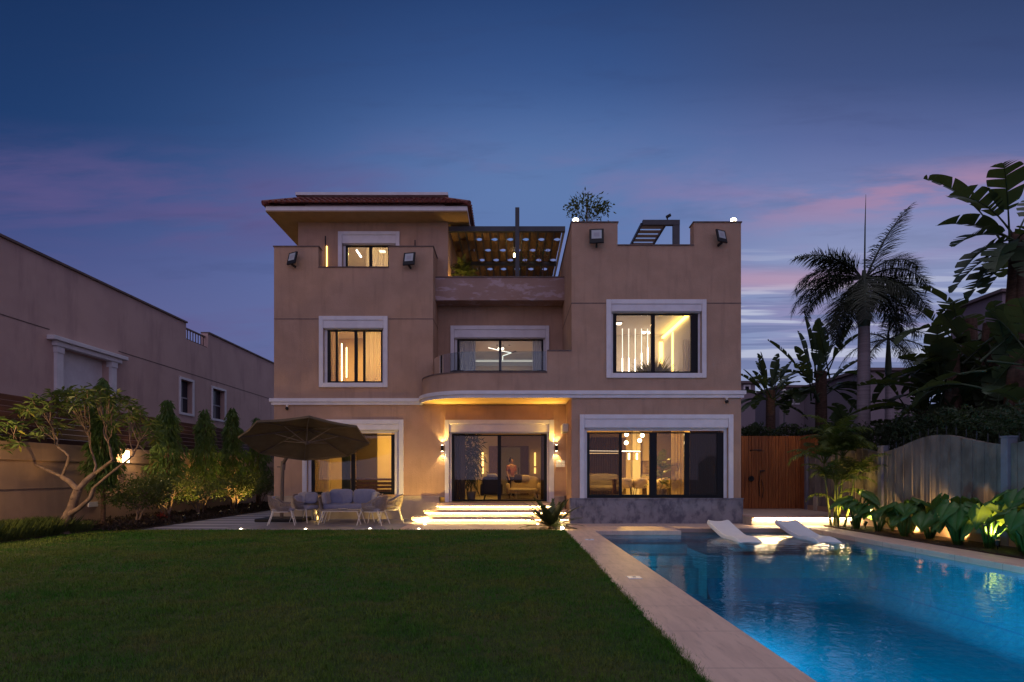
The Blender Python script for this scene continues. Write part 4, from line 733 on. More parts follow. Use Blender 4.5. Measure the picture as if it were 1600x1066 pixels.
# ================================================================ IN-POOL LOUNGERS
def lounger(x, label, first=None):
    if first: c = copy_tree(first); c.location.x = x; c['label'] = label; return c
    t = thing('pool_lounger', label, 'lounger', (x, 16.2, -.42), 0, 'loungers in the shallow end of the pool')
    prof = [(1.15, .54), (1.12, .55), (.95, .49), (.6, .40), (.25, .315), (0, .26), (-.25, .225), (-.5, .235), (-.75, .25), (-1.0, .23), (-1.25, .17), (-1.45, .12)]
    n = 12; vs_ = []
    pts = []
    for i in range(len(prof) - 1):
        for s_ in (0, .5): a, b = prof[i], prof[i + 1]; pts.append((a[0] + (b[0] - a[0]) * s_, a[1] + (b[1] - a[1]) * s_))
    pts.append(prof[-1]); K = len(pts)
    for i, (yy, zz) in enumerate(pts):
        u_ = i / (K - 1); hw = .36 * (1 - .35 * max(0, .12 - u_) / .12 * .5) * (1 - .12 * u_)
        for j in range(n + 1):
            f_ = -1 + 2 * j / n; vs_.append((f_ * hw, yy, zz + .05 * f_ * f_))
    fs_ = [(i * (n + 1) + j, i * (n + 1) + j + 1, (i + 1) * (n + 1) + j + 1, (i + 1) * (n + 1) + j) for i in range(K - 1) for j in range(n)]
    s_ = MB().add(vs_, fs_).build('shell', 'whitep', t, smooth=True, local=True); q_ = s_.modifiers.new('solid', 'SOLIDIFY'); q_.thickness = .11; q_.offset = -1; b_ = s_.modifiers.new('bevel', 'BEVEL'); b_.width = .02; b_.segments = 3
    MB().prism([(-.26, .2), (.26, .2), (.26, .95), (-.26, .95)], 0.002, .10).prism([(-.25, -.9), (.25, -.9), (.25, -.3), (-.25, -.3)], 0.002, .09).build('foot', 'whitep', t, local=True)
    return t
lg = lounger(gx(1122, 17.3), 'white moulded lounger in the shallow water nearest the submerged steps'); lounger(gx(1228, 17.3), 'white moulded lounger in the shallow water nearest the elephant ears', lg)

# ================================================================ BOUNDARIES
WX = -13.5; t = thing('garden_wall', 'rendered garden wall with a paler coping band behind the frangipani', 'wall', (WX, 18, 0))
MB().box(WX - .3, WX, 3, 44, -.05, 2.05).build('wall_body', 'wallp', t); MB().box(WX - .33, WX + .07, 3, 44, 2.051, 2.56).build('coping_band', 'wallp', t, bevel=.01); MB().box(WX + .001, WX + .012, 3, 44, 1.24, 1.265).build('shadow_joint', 'capst', t)
t = thing('slat_fence', 'dark brown horizontal slat fence on top of the garden wall', 'fence', (WX - .13, 18, 2.56)); m = MB()
for k in range(8): m.box(WX - .15, WX - .11, 3, 44, 2.57 + k * .158, 2.57 + k * .158 + .145)
m.build('slat_panel', 'fence', t)
for y in range(4, 44, 3): MB().box(WX - .21, WX - .152, y, y + .07, 2.561, 3.82).build('post', 'fence', t)
def wall_lantern(y, label, pw):
    z = 2.27; t = thing('wall_lantern', label, 'wall lamp', (WX + .07, y, z)); x = WX + .2
    MB().box(WX + .071, WX + .14, y - .06, y + .06, z - .05, z + .05).build('bracket', 'black', t); MB().box(x - .09, x + .09, y - .09, y + .09, z + .2, z + .22).box(x - .09, x + .09, y - .09, y + .09, z - .22, z - .2).build('lantern_cage', 'black', t)
    MB().box(x - .07, x + .07, y - .07, y + .07, z - .199, z + .199).build('lantern_glass', 'bulb', t); lamp('POINT', (x + .12, y - .05, z), pw, (1, .66, .32), t, .09)
wall_lantern(19.6, 'glowing square wall lantern on the coping band behind the frangipani', 60)
wall_lantern(12.9, 'square wall lantern on the coping band just past the photo edge', 420)
t = thing('vent_box', 'small pale vent cover low on the garden wall under the lantern', 'vent', (WX, 18.3, .7)); MB().box(WX + .001, WX + .04, 18.1, 18.5, .62, .78).build('cover', 'trim', t)
# neighbour
NX = -18.5; nz = lambda s: EYE + s * 18.5
t = thing('neighbour_villa', 'long flat roofed neighbouring villa wall rising behind the slat fence', 'house', (NX, 26, 0))
zt = 10.25; hw_ = [(23.3, 26.1, 0, 6.85), (31.7, 32.9, 5.15, 7.0), (35.1, 36.6, 5.15, 7.0)]
m = MB(); wall(m, 'x', 3, 55, 0, zt, NX - .4, NX, [hw_[1], hw_[2], (32.3, 34.6, 9.35, 20), (23.3, 26.1, 0, 6.85)]); m.box(NX - 12, NX - .4, 3, 55, 0, 8.6); m.build('side_wall', 'stucco2', t)
MB().box(NX - .44, NX + .10, 3, 32.3, zt + .001, zt + .09).box(NX - .44, NX + .10, 34.6, 55, zt + .001, zt + .09).build('parapet_coping', 'capst', t); MB().box(NX + .0005, NX + .012, 3, 22.75, 7.44, 7.48).box(NX + .0005, NX + .012, 26.75, 55, 7.44, 7.48).build('shadow_joint', 'capst', t)
MB().box(NX - .395, NX - .30, 23.301, 26.099, 0, 6.849).build('niche_wall', 'trim', t)
for y in (22.97, 26.11): MB().box(NX - .1, NX + .14, y, y + .32, 0, 6.6).box(NX - .1, NX + .17, y - .03, y + .35, 6.601, 6.85).build('pilaster', 'trim', t)
MB().box(NX + .001, NX + .22, 22.85, 26.7, 6.851, 7.05).box(NX + .001, NX + .34, 22.6, 26.95, 7.051, 7.22).build('lintel', 'trim', t, bevel=.02)
for (a, b, c_, d) in hw_[1:]:
    f_ = MB().box(NX + .001, NX + .07, a - .13, a, c_ - .13, d + .13).box(NX + .001, NX + .07, b, b + .13, c_ - .13, d + .13).box(NX + .001, NX + .07, a, b, d, d + .13).box(NX + .001, NX + .07, a, b, c_ - .13, c_).build('window', 'trim', t)
    MB().box(NX - .3, NX - .27, a, b, c_, d).build('pane', 'window', f_); MB().box(NX - .27, NX - .22, a, b, c_ + .85, c_ + .92).box(NX - .27, NX - .22, (a + b) / 2 - .03, (a + b) / 2 + .03, c_, c_ + .85).build('sash_frame', 'louvre', f_)
MB().box(NX - .35, NX - .05, 32.32, 34.58, 9.36, 9.42).build('balcony_sill', 'capst', t)
for y in np.arange(32.5, 34.6, .28): MB().tube([(NX - .2, y, 9.42), (NX - .2, y, 10.0)], .03, 6).build('baluster', 'capst', t)
MB().box(NX - .26, NX - .14, 32.32, 34.58, 10.0, 10.08).build('handrail', 'capst', t)
# panel fence on the pool side, wavy top, posts, pickets
FX = 11.3; py_ = [21.8, 17.4, 13.0, 8.6, 4.2]
for k in range(4):
    y1, y0 = py_[k] - .095, py_[k + 1] + .095; t = thing('garden_fence', ['weathered grey fence panel behind the areca palm, beside the red wood screen', 'weathered fence panel with a wave top behind the tallest elephant ears', 'weathered fence panel at the photo edge beyond the second pale post', 'weathered fence panel nearest the viewer'][k], 'fence', (FX, (y0 + y1) / 2, 0), 0, 'wave topped fence panels along the pool')
    n = 40; m = MB()
    zz = lambda s_: 2.36 + .35 * (.5 - .5 * math.cos(2 * PI * s_)) ** .9
    vs_ = []
    for i in range(n + 1):
        y = y0 + (y1 - y0) * i / n; z = zz(i / n); gr = 0.018 * (1 if (i % 4) == 0 else 0); vs_ += [(FX + gr, y, .5), (FX + .12, y, .5), (FX + .12, y, z), (FX + gr, y, z)]
    m.add(vs_, [(4 * i + j, 4 * i + (j + 1) % 4, 4 * i + 4 + (j + 1) % 4, 4 * i + 4 + j) for i in range(n) for j in range(4)] + [(0, 3, 2, 1), (4 * n, 4 * n + 1, 4 * n + 2, 4 * n + 3)]); [m.box(FX - .014, FX + .02, y0 + (y1 - y0) * (q + .5) / 12 - .018, y0 + (y1 - y0) * (q + .5) / 12 + .018, .52, zz((q + .5) / 12) - .015) for q in range(12)]; m.build('panel', 'concrete', t)
    MB().box(FX - .03, FX + .14, y0, y1, -.05, .5).build('base_course', 'wallp', t)
    m = MB()
    for i in range(13):
        y = y0 + (y1 - y0) * (i + .5) / 13; z = zz((i + .5) / 13); m.box(FX + .05, FX + .07, y - .007, y + .007, z - .05, z + .22).add([(FX + .05, y - .018, z + .22), (FX + .07, y + .018, z + .22), (FX + .06, y, z + .31)], [(0, 1, 2)])
    m.build('pickets', 'wire', t)['kind'] = 'stuff'
for k in range(4):
    y = py_[k]; t = thing('fence_post', ['pale fence post beside the red wood screen', 'pale fence post between the areca palm and the elephant ears', 'pale fence post behind the brightest elephant ear', 'pale fence post nearest the viewer'][k], 'post', (FX, y, 0), 0, 'pale posts of the pool fence')
    MB().box(FX - .06, FX + .18, y - .09, y + .09, -.05, 2.5).build('shaft', 'post', t, bevel=.01); MB().box(FX - .07, FX + .19, y - .10, y + .10, 2.501, 2.54).build('cap', 'post', t)
# red wood shower screen
t = thing('shower_screen', 'tall red wood slat screen behind the outdoor shower', 'screen', (9.6, 22.5, .32)); m = MB(); n = 54
for k in range(n):
    x = RX1 + .05 + k * .066; m.box(x, x + .05, 22.30 + .012 * (k % 2), 22.36, .325, 3.17)
m.box(RX1 + .05, RX1 + .05 + n * .066, 22.362, 22.40, .325, 3.15); m.build('slat_panel', 'ipe', t)
m = MB(); xe = RX1 + .05 + n * .066
for k in range(16): m.box(xe - .05, xe + .0, 22.24 - k * .066, 22.29 - k * .066, .325, 3.17)
m.box(xe + .002, xe + .03, 21.2, 22.4, .325, 3.15); m.build('return_panel', 'ipe', t)
sh = gx(1182, 22.2); t = thing('outdoor_shower', 'black outdoor shower with an overhead rose and a hand hose on the red screen', 'shower', (sh, 22.3, 1.5))
za = gz(703.5, 22.1); MB().tube([(gx(1174, 22.2), 22.3, za), (gx(1174, 22.2), 22.0, za), (gx(1191, 21.9), 21.95, za)], .022, 8).build('arm', 'black', t); MB().lathe([(.0, .0), (.13, -.005), (.13, -.02), (.0, -.025)], (gx(1188, 21.95), 21.93, za - .03), 16).build('shower_rose', 'black', t)
c0 = at(1173.5, 748, 22.28); MB().tube([c0, c0 + Vector((0, -.05, 0))], .11, 14).build('mixer_plate', 'black', t); MB().bar(c0 + Vector((0, -.06, 0)), c0 + Vector((.0, -.07, .1)), .02, .02).build('lever', 'black', t)
c1 = at(1189, 737, 22.25); MB().bar(c1 + Vector((-.05, 0, .02)), c1 + Vector((.13, -.05, .03)), .05, .05).build('hand_shower', 'black', t)
MB().tube([c1 + Vector((-.02, -.02, 0)), at(1186, 755, 22.2), at(1187, 775, 22.2), at(1191, 778, 22.2), at(1193, 765, 22.2), at(1190, 748, 22.25)], .012, 6).build('hose', 'black', t, smooth=True)
MB().box(11.22, 12.2, 21.0, 21.2, -.05, .85).build('low_wall', 'plinth2', tag(thing('low_stone_wall', 'low grey stone wall at the end of the red screen', 'wall', (11.7, 21.1, 0)), 'low grey stone wall at the end of the red screen', 'wall'))

# ================================================================ FAR HOUSES AND LAMP POST
def house(name, label, px0, px1, pyt, Y, depth, wins, roof_over=.3, pitch=0):
    x0, x1, zt = gx(px0, Y), gx(px1, Y), gz(pyt, Y); t = thing(name, label, 'house', ((x0 + x1) / 2, Y, 0)); hs = [(gx(a, Y), gx(c_, Y), gz(d, Y), gz(b, Y)) for a, b, c_, d in wins]
    m = MB(); wall(m, 'y', x0, x1, 0, zt, Y, Y + .3, hs); m.box(x0, x1, Y + .3, Y + depth, 0, zt); m.build('wall', 'farw', t)
    MB().box(x0 - roof_over, x1 + roof_over, Y - roof_over, Y + depth, zt + .001, zt + .18).build('roof', 'farroof', t)
    for a, b, c_, d in hs:
        f_ = MB().box(a - .12, a, Y - .05, Y + .05, c_ - .12, d + .12).box(b, b + .12, Y - .05, Y + .05, c_ - .12, d + .12).box(a, b, Y - .05, Y + .05, d, d + .12).box(a, b, Y - .05, Y + .05, c_ - .12, c_).build('window', 'trim', t); MB().box(a, b, Y + .2, Y + .23, c_, d).build('pane', 'window', f_)
house('far_house', 'pale far house with a dark window seen past the villa corner', 1158, 1180, 600, 42, 8, [(1164, 604, 1170, 611)])
house('far_house', 'far house with paired windows behind the first lamp post', 1218, 1262, 606, 46, 8, [(1234, 618, 1239, 630), (1242, 618, 1247, 630)])
house('far_house', 'plain walled far house between the two palm trunks', 1352, 1452, 580, 38, 10, [(1425, 622, 1436, 640)])
house('far_house', 'tall far house whose roof edge shows among the big leaves', 1566, 1700, 458, 34, 4, [(1580, 495, 1590, 515)])
c0 = at(1225.5, 660, 27); t = thing('street_lamp', 'thin pale street lamp rising behind the red wood screen', 'street lamp', (c0.x, 27, 0)); zt = gz(622, 27)
MB().tube([(c0.x, 27, 0), (c0.x, 27, zt)], [.07, .035], 8).build('pole', 'post', t); MB().lathe([(.03, 0), (.12, .1), (.1, .35), (.02, .42)], (c0.x, 27, zt), 10).build('lantern_head', 'trim', t)

# ================================================================ ROOM CONTENTS
def curtain(label, x0, x1, y, z0, z1, m_, folds=14, amp_=.045, group=None):
    n = folds * 8; m = MB(); vs_ = []
    for i in range(n + 1):
        u_ = i / n; x = x0 + (x1 - x0) * u_; yy = y + amp_ * math.sin(u_ * folds * 2 * PI) + .02 * math.sin(u_ * folds * 3.1); vs_ += [(x, yy, z0), (x, yy, z1)]
    o = m.add(vs_, [(2 * i, 2 * i + 2, 2 * i + 3, 2 * i + 1) for i in range(n)]).build('curtain', m_, None, smooth=True); return tag(o, label, 'curtain', group)
X = gx
curtain('sheer curtain at the outer side of the upper bedroom window', X(512, 21.9), X(552, 21.9) - .55, 21.9, 4.65, 7.6, 'curtain', 5)
curtain('pale sheer curtain at the balcony side of the upper bedroom window', X(570, 21.95), X(600, 21.95), 21.95, 4.65, 7.6, 'sheerw', 9)
curtain('pale blue curtain drawn to the curved end side of the balcony door', X(713, 23.3), X(743, 23.3), 23.3, 4.62, 7.3, 'curtainb', 9)
curtain('pale blue curtain drawn to the raised parapet side of the balcony door', X(832, 23.3), X(852, 23.3), 23.3, 4.62, 7.3, 'curtainb', 7)
curtain('pale curtain at the outer jamb of the upper window with light rods', X(1067, 20.0), X(1083, 20.0), 20.0, 4.62, 6.4, 'sheerw', 5)
curtain('cream curtain behind the penthouse window', X(572, 23.2), X(625, 23.2), 23.2, 8.7, 11.3, 'sheerw', 11)
curtain('brown curtain inside the entrance door', X(706, 22.0), X(727, 22.0), 22.0, .66, 4.05, 'curtainr', 6)
curtain('brown curtain at the socket side of the entrance door', X(845, 22.0), X(858, 22.0), 22.0, .66, 4.05, 'curtainr', 4)
curtain('golden sheer curtain at the parasol end of the lounge window', X(490, 22.0), X(514, 22.0), 22.0, .75, 4.05, 'curtain', 8)
curtain('dark olive curtain in the middle of the lounge window', X(534, 22.2), X(548, 22.2), 22.2, .75, 4.05, 'curtaing', 6)
curtain('golden curtain in the dining room beside the indoor palm', X(1049, 20.3), X(1069, 20.3), 20.3, .75, 4.05, 'curtain', 8)
tag(MB().box(gx(1020, 25), gx(1049, 25), 25.0, 25.12, .74, 4.05).build('dark_screen', 'choc', None), 'tall dark screen standing behind the indoor palm', 'screen')
curtain('taupe sheer curtain behind the screened end pane of the dining room', X(1078, 20.1), X(1126, 20.1), 20.1, .75, 4.05, 'curtainr', 14)
curtain('taupe curtain along the back of the sofa corner of the dining room', X(912, 26.6), X(978, 26.6), 26.6, .75, 3.4, 'curtainr', 18)
def rod(name, label, cat, p, q, r, m_, group=None): return tag(MB().tube([p, q], r, 8).build(name, m_, None), label, cat, group)
# upper bedroom light rods, upper room light rods, cove
for k, (px, ya, yb) in enumerate(((534, 537, 595), (541.5, 543, 590))): rod('light_rod', ['taller vertical light rod glowing in the upper bedroom', 'shorter vertical light rod glowing in the upper bedroom'][k], 'light rod', at(px, yb, 23.6), at(px, ya, 23.6), .022, 'led', 'light rods in the bedroom')
for k, px in enumerate((972.5, 982.5, 992.5, 1002.5, 1012)):
    za = gz([560, 560, 562, 552, 543][k], 22.4); x = gx(px, 22.4); t = thing('pendant_rod', ['hanging light rod nearest the outer jamb of the upper pool side window', 'hanging light rod second from the outer jamb', 'hanging light rod in the middle of the row of five', 'hanging light rod fourth from the outer jamb', 'hanging light rod nearest the window mullion, topmost glow'][k], 'pendant lamp', (x, 22.4, za), 0, 'hanging light rods')
    MB().tube([(x, 22.4, 4.62), (x, 22.4, za)], .02, 8).build('light_tube', 'ledw', t); MB().tube([(x, 22.4, za), (x, 22.4, 7.4)], .011, 6).build('cord', 'rodled', t)
tag(MB().box(6.10, 6.19, 19.9, 23.2, 7.20, 7.28).build('cove_light', emis('cove_led', (1, .62, .12), 7), None), 'yellow ceiling cove light running back into the upper pool side room', 'cove light')
tag(MB().box(6.15, 6.195, 21.85, 21.92, 4.65, 7.15).build('wall_light_strip', 'ledy', None), 'vertical yellow light strip on the upper room wall', 'light strip')
tag(MB().box(gx(1031, 23.3), gx(1036, 23.3), 23.34, 23.395, 4.7, 7.1).build('wall_light_strip', 'ledy', None), 'vertical yellow light strip in the far corner of the upper room', 'light strip')
t = thing('potted_grass', 'tall golden dried grass bush inside the upper pool side window', 'plant', (gx(1020, 20.9), 20.9, 4.62))
x = gx(1021, 20.9); n = 900; a = NPR.uniform(0, 2 * PI, n); e = NPR.uniform(.45, 1.5, n); D_ = np.stack([np.cos(a) * np.cos(e), np.sin(a) * np.cos(e), np.sin(e)], 1)
npbuild('foliage', [leaves(np.array([x, 20.9, 4.9]) + D_ * NPR.uniform(.05, .5, (n, 1)), D_, NPR.uniform(.35, .85, n), .02, droop=.1)], 'flower' if 0 else 'frangy', t); MB().lathe([(.12, 0), (.2, .3), (.17, .3), (.1, .05)], (x, 20.9, 4.62), 14).build('pot', 'pot', t)
for k, (px, py) in enumerate(((1006.5, 521), (1013.5, 521))): tag(MB().lathe([(.05, .0), (.05, .03)], at(px, py, 22.9), 10).build('downlight', 'spotlit', None), ['ceiling downlight by the mullion of the upper room, outer one', 'ceiling downlight by the mullion of the upper room, inner one'][k], 'downlight', 'downlights of the upper room')
# balcony room: blue panel, zigzag chandelier, bed head
tag(MB().box(-2.4, 1.5, 28.3, 28.45, gz(563, 28.3), gz(553, 28.3)).build('wall_band', 'inblue', None), 'blue wall band across the room behind the balcony', 'wall panel'); tag(MB().box(-2.3, 1.45, 28.2, 28.28, gz(565, 28.2), gz(563.2, 28.2)).build('light_band', emis('band_led', (1, .76, .56), 1.1), None), 'long thin light under the blue wall band', 'light strip')
t = thing('zigzag_chandelier', 'zigzag light rods hanging behind the balcony door', 'chandelier', at(786, 550, 25)); P_ = [at(*p, 25) for p in ((763, 543.5), (782, 548), (799, 551.5), (806, 548.5), (786, 556))]
MB().tube(P_[0:3], .018, 6).build('light_rod', 'rodled', t); MB().tube([P_[2], P_[4]], .018, 6).build('light_rod', 'rodled', t); MB().tube([P_[2], P_[3]], .018, 6).build('light_rod', 'black', t); MB().tube([at(785.5, 556, 25), at(785.5, 563, 25)], .018, 6).build('light_rod', 'rodled', t)
for px in (777, 786, 796): MB().tube([at(px, 538, 25), (gx(px, 25), 25, 7.34)], .05, 8).build('ceiling_cap', 'black', t)
t = thing('bed', 'wide pale bed whose headboard shows through the balcony door', 'bed', (-.4, 27.5, 4.6)); MB().box(-1.9, 1.2, 26.2, 28.0, 4.61, 5.2).build('mattress', 'cream', t, bevel=.06); MB().box(-2.2, 1.4, 28.02, 28.18, 4.61, gz(572, 28.1)).build('headboard', 'cream', t, bevel=.03)
for d in (-1.75, 1.05): MB().ball((d, 27.3, 5.75), (.3, .12, .2), 12, 8, .6).build('pillow', 'cushion', t, smooth=True)
# penthouse light line
rod('light_rod', 'slanting light line hanging in the penthouse room', 'light rod', at(557, 391, 24), at(564.5, 402, 24), .035, 'ledw')
# hall: shelves niche, lamps, armchair, sofa, person, plant
tag(MB().box(gx(764, 28.5), gx(826, 28.5), 28.5, 28.95, .66, gz(697, 28.5)).build('dark_cabinet', 'inwood', None), 'dark tall wall cabinet at the back of the entrance hall', 'cabinet')
t = thing('doorway_panel', 'pale grey sliding door panel at the back of the entrance hall', 'door', (gx(785, 28.3), 28.3, .64)); MB().box(gx(782, 28.3), gx(813, 28.3), 28.36, 28.44, .66, gz(699, 28.3)).build('door_leaf', 'louvre', t); MB().box(gx(810, 28.2), gx(811, 28.2), 28.30, 28.355, 1.4, 2.0).build('handle', 'black', t)
for k, px in enumerate((753.5, 836.5)):
    x = gx(px, 28.4); t = thing('hall_sconce', ['yellow wall sconce in the hall beside the dark curtain side', 'yellow wall sconce in the hall on the sofa side'][k], 'wall lamp', (x, 28.9, 1.9), 0, 'hall wall sconces')
    MB().box(x - .05, x + .05, 28.75, 28.95, gz(730.5, 28.5), gz(728.5, 28.5)).build('bracket', 'black', t); MB().tube([(x, 28.8, gz(740, 28.5)), (x, 28.8, gz(707, 28.5))], .045, 8).build('light_tube', 'ledy', t)
def lounge_seat(name, label, px, Y, w_, m_, z0=.63, rz=0):
    x = gx(px, Y); t = thing(name, label, name.replace('_', ' '), (x, Y, z0), rz); L = dict(local=True)
    MB().ball((0, -.05, .34), (w_ / 2 - .04, .40, .12), 18, 8, .4).build('seat', m_, t, smooth=True, **L); MB().ball((0, .33, .62), (w_ / 2, .12, .34), 18, 8, .4).build('backrest', m_, t, smooth=True, **L)
    for d in (-1, 1): MB().ball((d * w_ / 2, 0, .42), (.09, .42, .24), 14, 8, .45).build('armrest', m_, t, smooth=True, **L); MB().tube([(d * (w_ / 2 - .1), -.3, .2), (d * (w_ / 2 - .06), -.34, .002)], .02, 8).build('leg', 'black', t, **L); MB().tube([(d * (w_ / 2 - .1), .3, .2), (d * (w_ / 2 - .06), .34, .002)], .02, 8).build('leg', 'black', t, **L)
    return t
lounge_seat('hall_armchair', 'dark brown armchair inside the entrance door', 768, 23.0, .72, 'choc', rz=R(180)); lounge_seat('hall_sofa', 'cream sofa with cushions inside the entrance door', 818, 24.6, 1.35, 'cream', rz=0); lounge_seat('dining_sofa', 'pale sofa behind the screened pane of the dining room', 942, 24.5, 1.5, 'cushion2', .74)
tag(MB().ball(at(769, 745, 22.8), (.22, .1, .12), 14, 8, .6).build('throw_pillow', 'cream', None, smooth=True), 'cream pillow on the dark hall armchair', 'pillow')
for k, px in enumerate((810, 821)): tag(MB().ball(at(px, 748 + k, 24.45), (.2, .1, .19), 14, 8, .6).build('throw_pillow', 'choc' if k == 0 else 'cream', None, smooth=True), ['dark pillow on the cream hall sofa', 'cream pillow on the cream hall sofa'][k], 'pillow', 'hall sofa pillows')
t = thing('glass_table', 'low glass coffee table in front of the cream hall sofa', 'table', (gx(823, 23.3), 23.3, .63)); x = gx(823, 23.3); MB().box(x - .5, x + .35, 23.1, 23.6, 1.0, 1.02).build('tabletop', 'tabletop', t)
for dx in (-.45, .3): MB().box(x + dx, x + dx + .03, 23.15, 23.55, .64, .999).build('leg', 'whitem', t)
# lounge room behind the parasol
tag(MB().box(gx(588, 26), gx(612, 26), 26.0, 26.45, .72, 4.05).build('lit_screen', 'inwall', None), 'bright wall panel at the back of the lounge room', 'wall panel'); tag(MB().box(gx(557, 25.8), gx(588.5, 25.8), 25.8, 25.95, .72, 4.05).build('dark_screen', 'choc', None), 'dark wall panel at the back of the lounge room', 'wall panel')
t = thing('slatted_bench', 'long brown slatted bench inside the lounge window', 'bench', (gx(585, 23), 23, .7)); x0_, x1_ = gx(538, 23), gx(612, 23)
MB().box(x0_, x1_, 22.9, 23.3, 1.42, 1.5).build('tabletop', 'inwood', t)
for k in range(4): MB().box(x0_ + .4, x1_, 22.95, 22.98, .80 + k * .15, .91 + k * .15).build('slat', 'inwood', t)
MB().box(x0_, x0_ + .39, 22.95, 23.25, .72, 1.41).build('end_panel', 'cream', t)
t = thing('pendant_bulb', 'small bright pendant bulb by the golden sheer curtain', 'pendant lamp', at(505.5, 726, 23)); c0 = at(505.5, 726, 23); MB().ball(c0, (.05, .05, .09), 10, 8).build('bulb', 'bulb', t, smooth=True); MB().tube([c0 + Vector((0, 0, .09)), (c0.x, 23, 4.1)], .006, 6).build('cord', 'black', t)
# dining room
for k, (px, py) in enumerate(((979, 679), (1003.5, 680.5), (999.5, 688.5), (978.5, 692))):
    c0 = at(px, py, 23.5); t = thing('globe_pendant', ['lit globe pendant at the top by the dark mullion', 'lit globe pendant highest on the inner side of the cluster', 'lit globe pendant just below the highest inner one', 'lit globe pendant hanging lowest in the cluster'][k], 'pendant lamp', c0, 0, 'globe pendants in the dining room')
    MB().ball(c0, .085, 14, 10).build('globe', 'bulb', t, smooth=True); MB().tube([c0 + Vector((0, 0, .085)), (c0.x, 23.5, 4.1)], .007, 6).build('cord', 'black', t)
t = thing('linear_pendant', 'long horizontal light line hanging across the dining room', 'pendant lamp', at(955, 705, 21.6)); MB().bar(at(918, 704.5, 21.6), at(1000, 705.5, 22.4), .03, .025).build('light_bar', 'ledw', t); MB().bar(at(918, 708.5, 21.6), at(966, 708.5, 22.2), .02, .015).build('light_bar', 'led', t)
for px in (925, 995): MB().tube([at(px, 704.5, 21.9), (gx(px, 21.9), 21.9, 4.1)], .005, 5).build('cord', 'black', t)
t = thing('drum_pendant', 'glass drum pendant hanging over the dining table', 'pendant lamp', at(989, 713, 22.6)); c0 = at(989, 713, 22.6)
MB().lathe([(.22, -.16), (.22, .16)], c0, 18).build('glass_drum', 'drum', t, smooth=30)
for d in (-.16, .16): MB().tube([c0 + Vector((d, 0, -.13)), c0 + Vector((d, 0, .12))], .035, 8).build('bulb', 'bulb', t)
tag(MB().box(gx(988, 26.5), gx(1000, 26.5), 26.4, 26.8, .74, 4.05).build('white_column', 'inwhite', None), 'pale column at the back of the dining room', 'column')
t = thing('dining_table', 'dining table inside the pool side window', 'table', (gx(985, 22.6), 22.6, .73)); x = gx(985, 22.6); MB().box(x - .7, x + .75, 22.3, 23.3, 1.44, 1.48).build('tabletop', 'inwood', t, bevel=.01)
for dx in (-.6, .6): MB().box(x + dx - .05, x + dx + .05, 22.6, 23.0, .73, 1.439).build('leg', 'inwood', t)
for k, px in enumerate((977, 999, 1034)):
    x = gx(px, 22.0); t = thing('dining_chair', ['cream dining chair half hidden by the mullion', 'cream round backed dining chair at the table', 'cream dining chair by the indoor palm'][k], 'chair', (x, 21.9, .73), R(15 * (k - 1)), 'dining chairs'); L = dict(local=True)
    MB().ball((0, 0, .45), (.25, .25, .06), 16, 8, .6).build('seat', 'cream', t, smooth=True, **L)
    m = MB(); vs_ = []
    for i in range(13):
        a = R(-100 + 200 * i / 12); vs_ += [(.27 * math.sin(a), -.26 * math.cos(a), .44), (.29 * math.sin(a), -.28 * math.cos(a), .72 + .08 * math.cos(a))]
    so = m.add(vs_, [(2 * i, 2 * i + 2, 2 * i + 3, 2 * i + 1) for i in range(12)]).build('backrest', 'cream', t, smooth=True, **L); q_ = so.modifiers.new('s', 'SOLIDIFY'); q_.thickness = .04
    for dx in (-.18, .18):
        for dy in (-.18, .18): MB().tube([(dx, dy, .42), (dx * 1.2, dy * 1.2, .002)], .016, 6).build('leg', 'black', t, **L)
t = thing('wall_picture', 'brown toned framed picture at the back of the dining room', 'picture', at(1009, 730, 26.8)); MB().box(gx(1003, 26.9), gx(1016, 26.9), 26.93, 26.98, gz(740, 26.9), gz(720, 26.9)).build('frame', 'inwood', t); MB().box(gx(1004, 26.9), gx(1015, 26.9), 26.915, 26.929, gz(739, 26.9), gz(721, 26.9)).build('canvas', 'art', t)
tag(MB().box(gx(1002, 25.6), gx(1020, 25.6), 25.5, 26.0, .74, gz(749, 25.6)).build('sideboard', 'cream', None, bevel=.02), 'cream sideboard below the framed picture', 'sideboard')
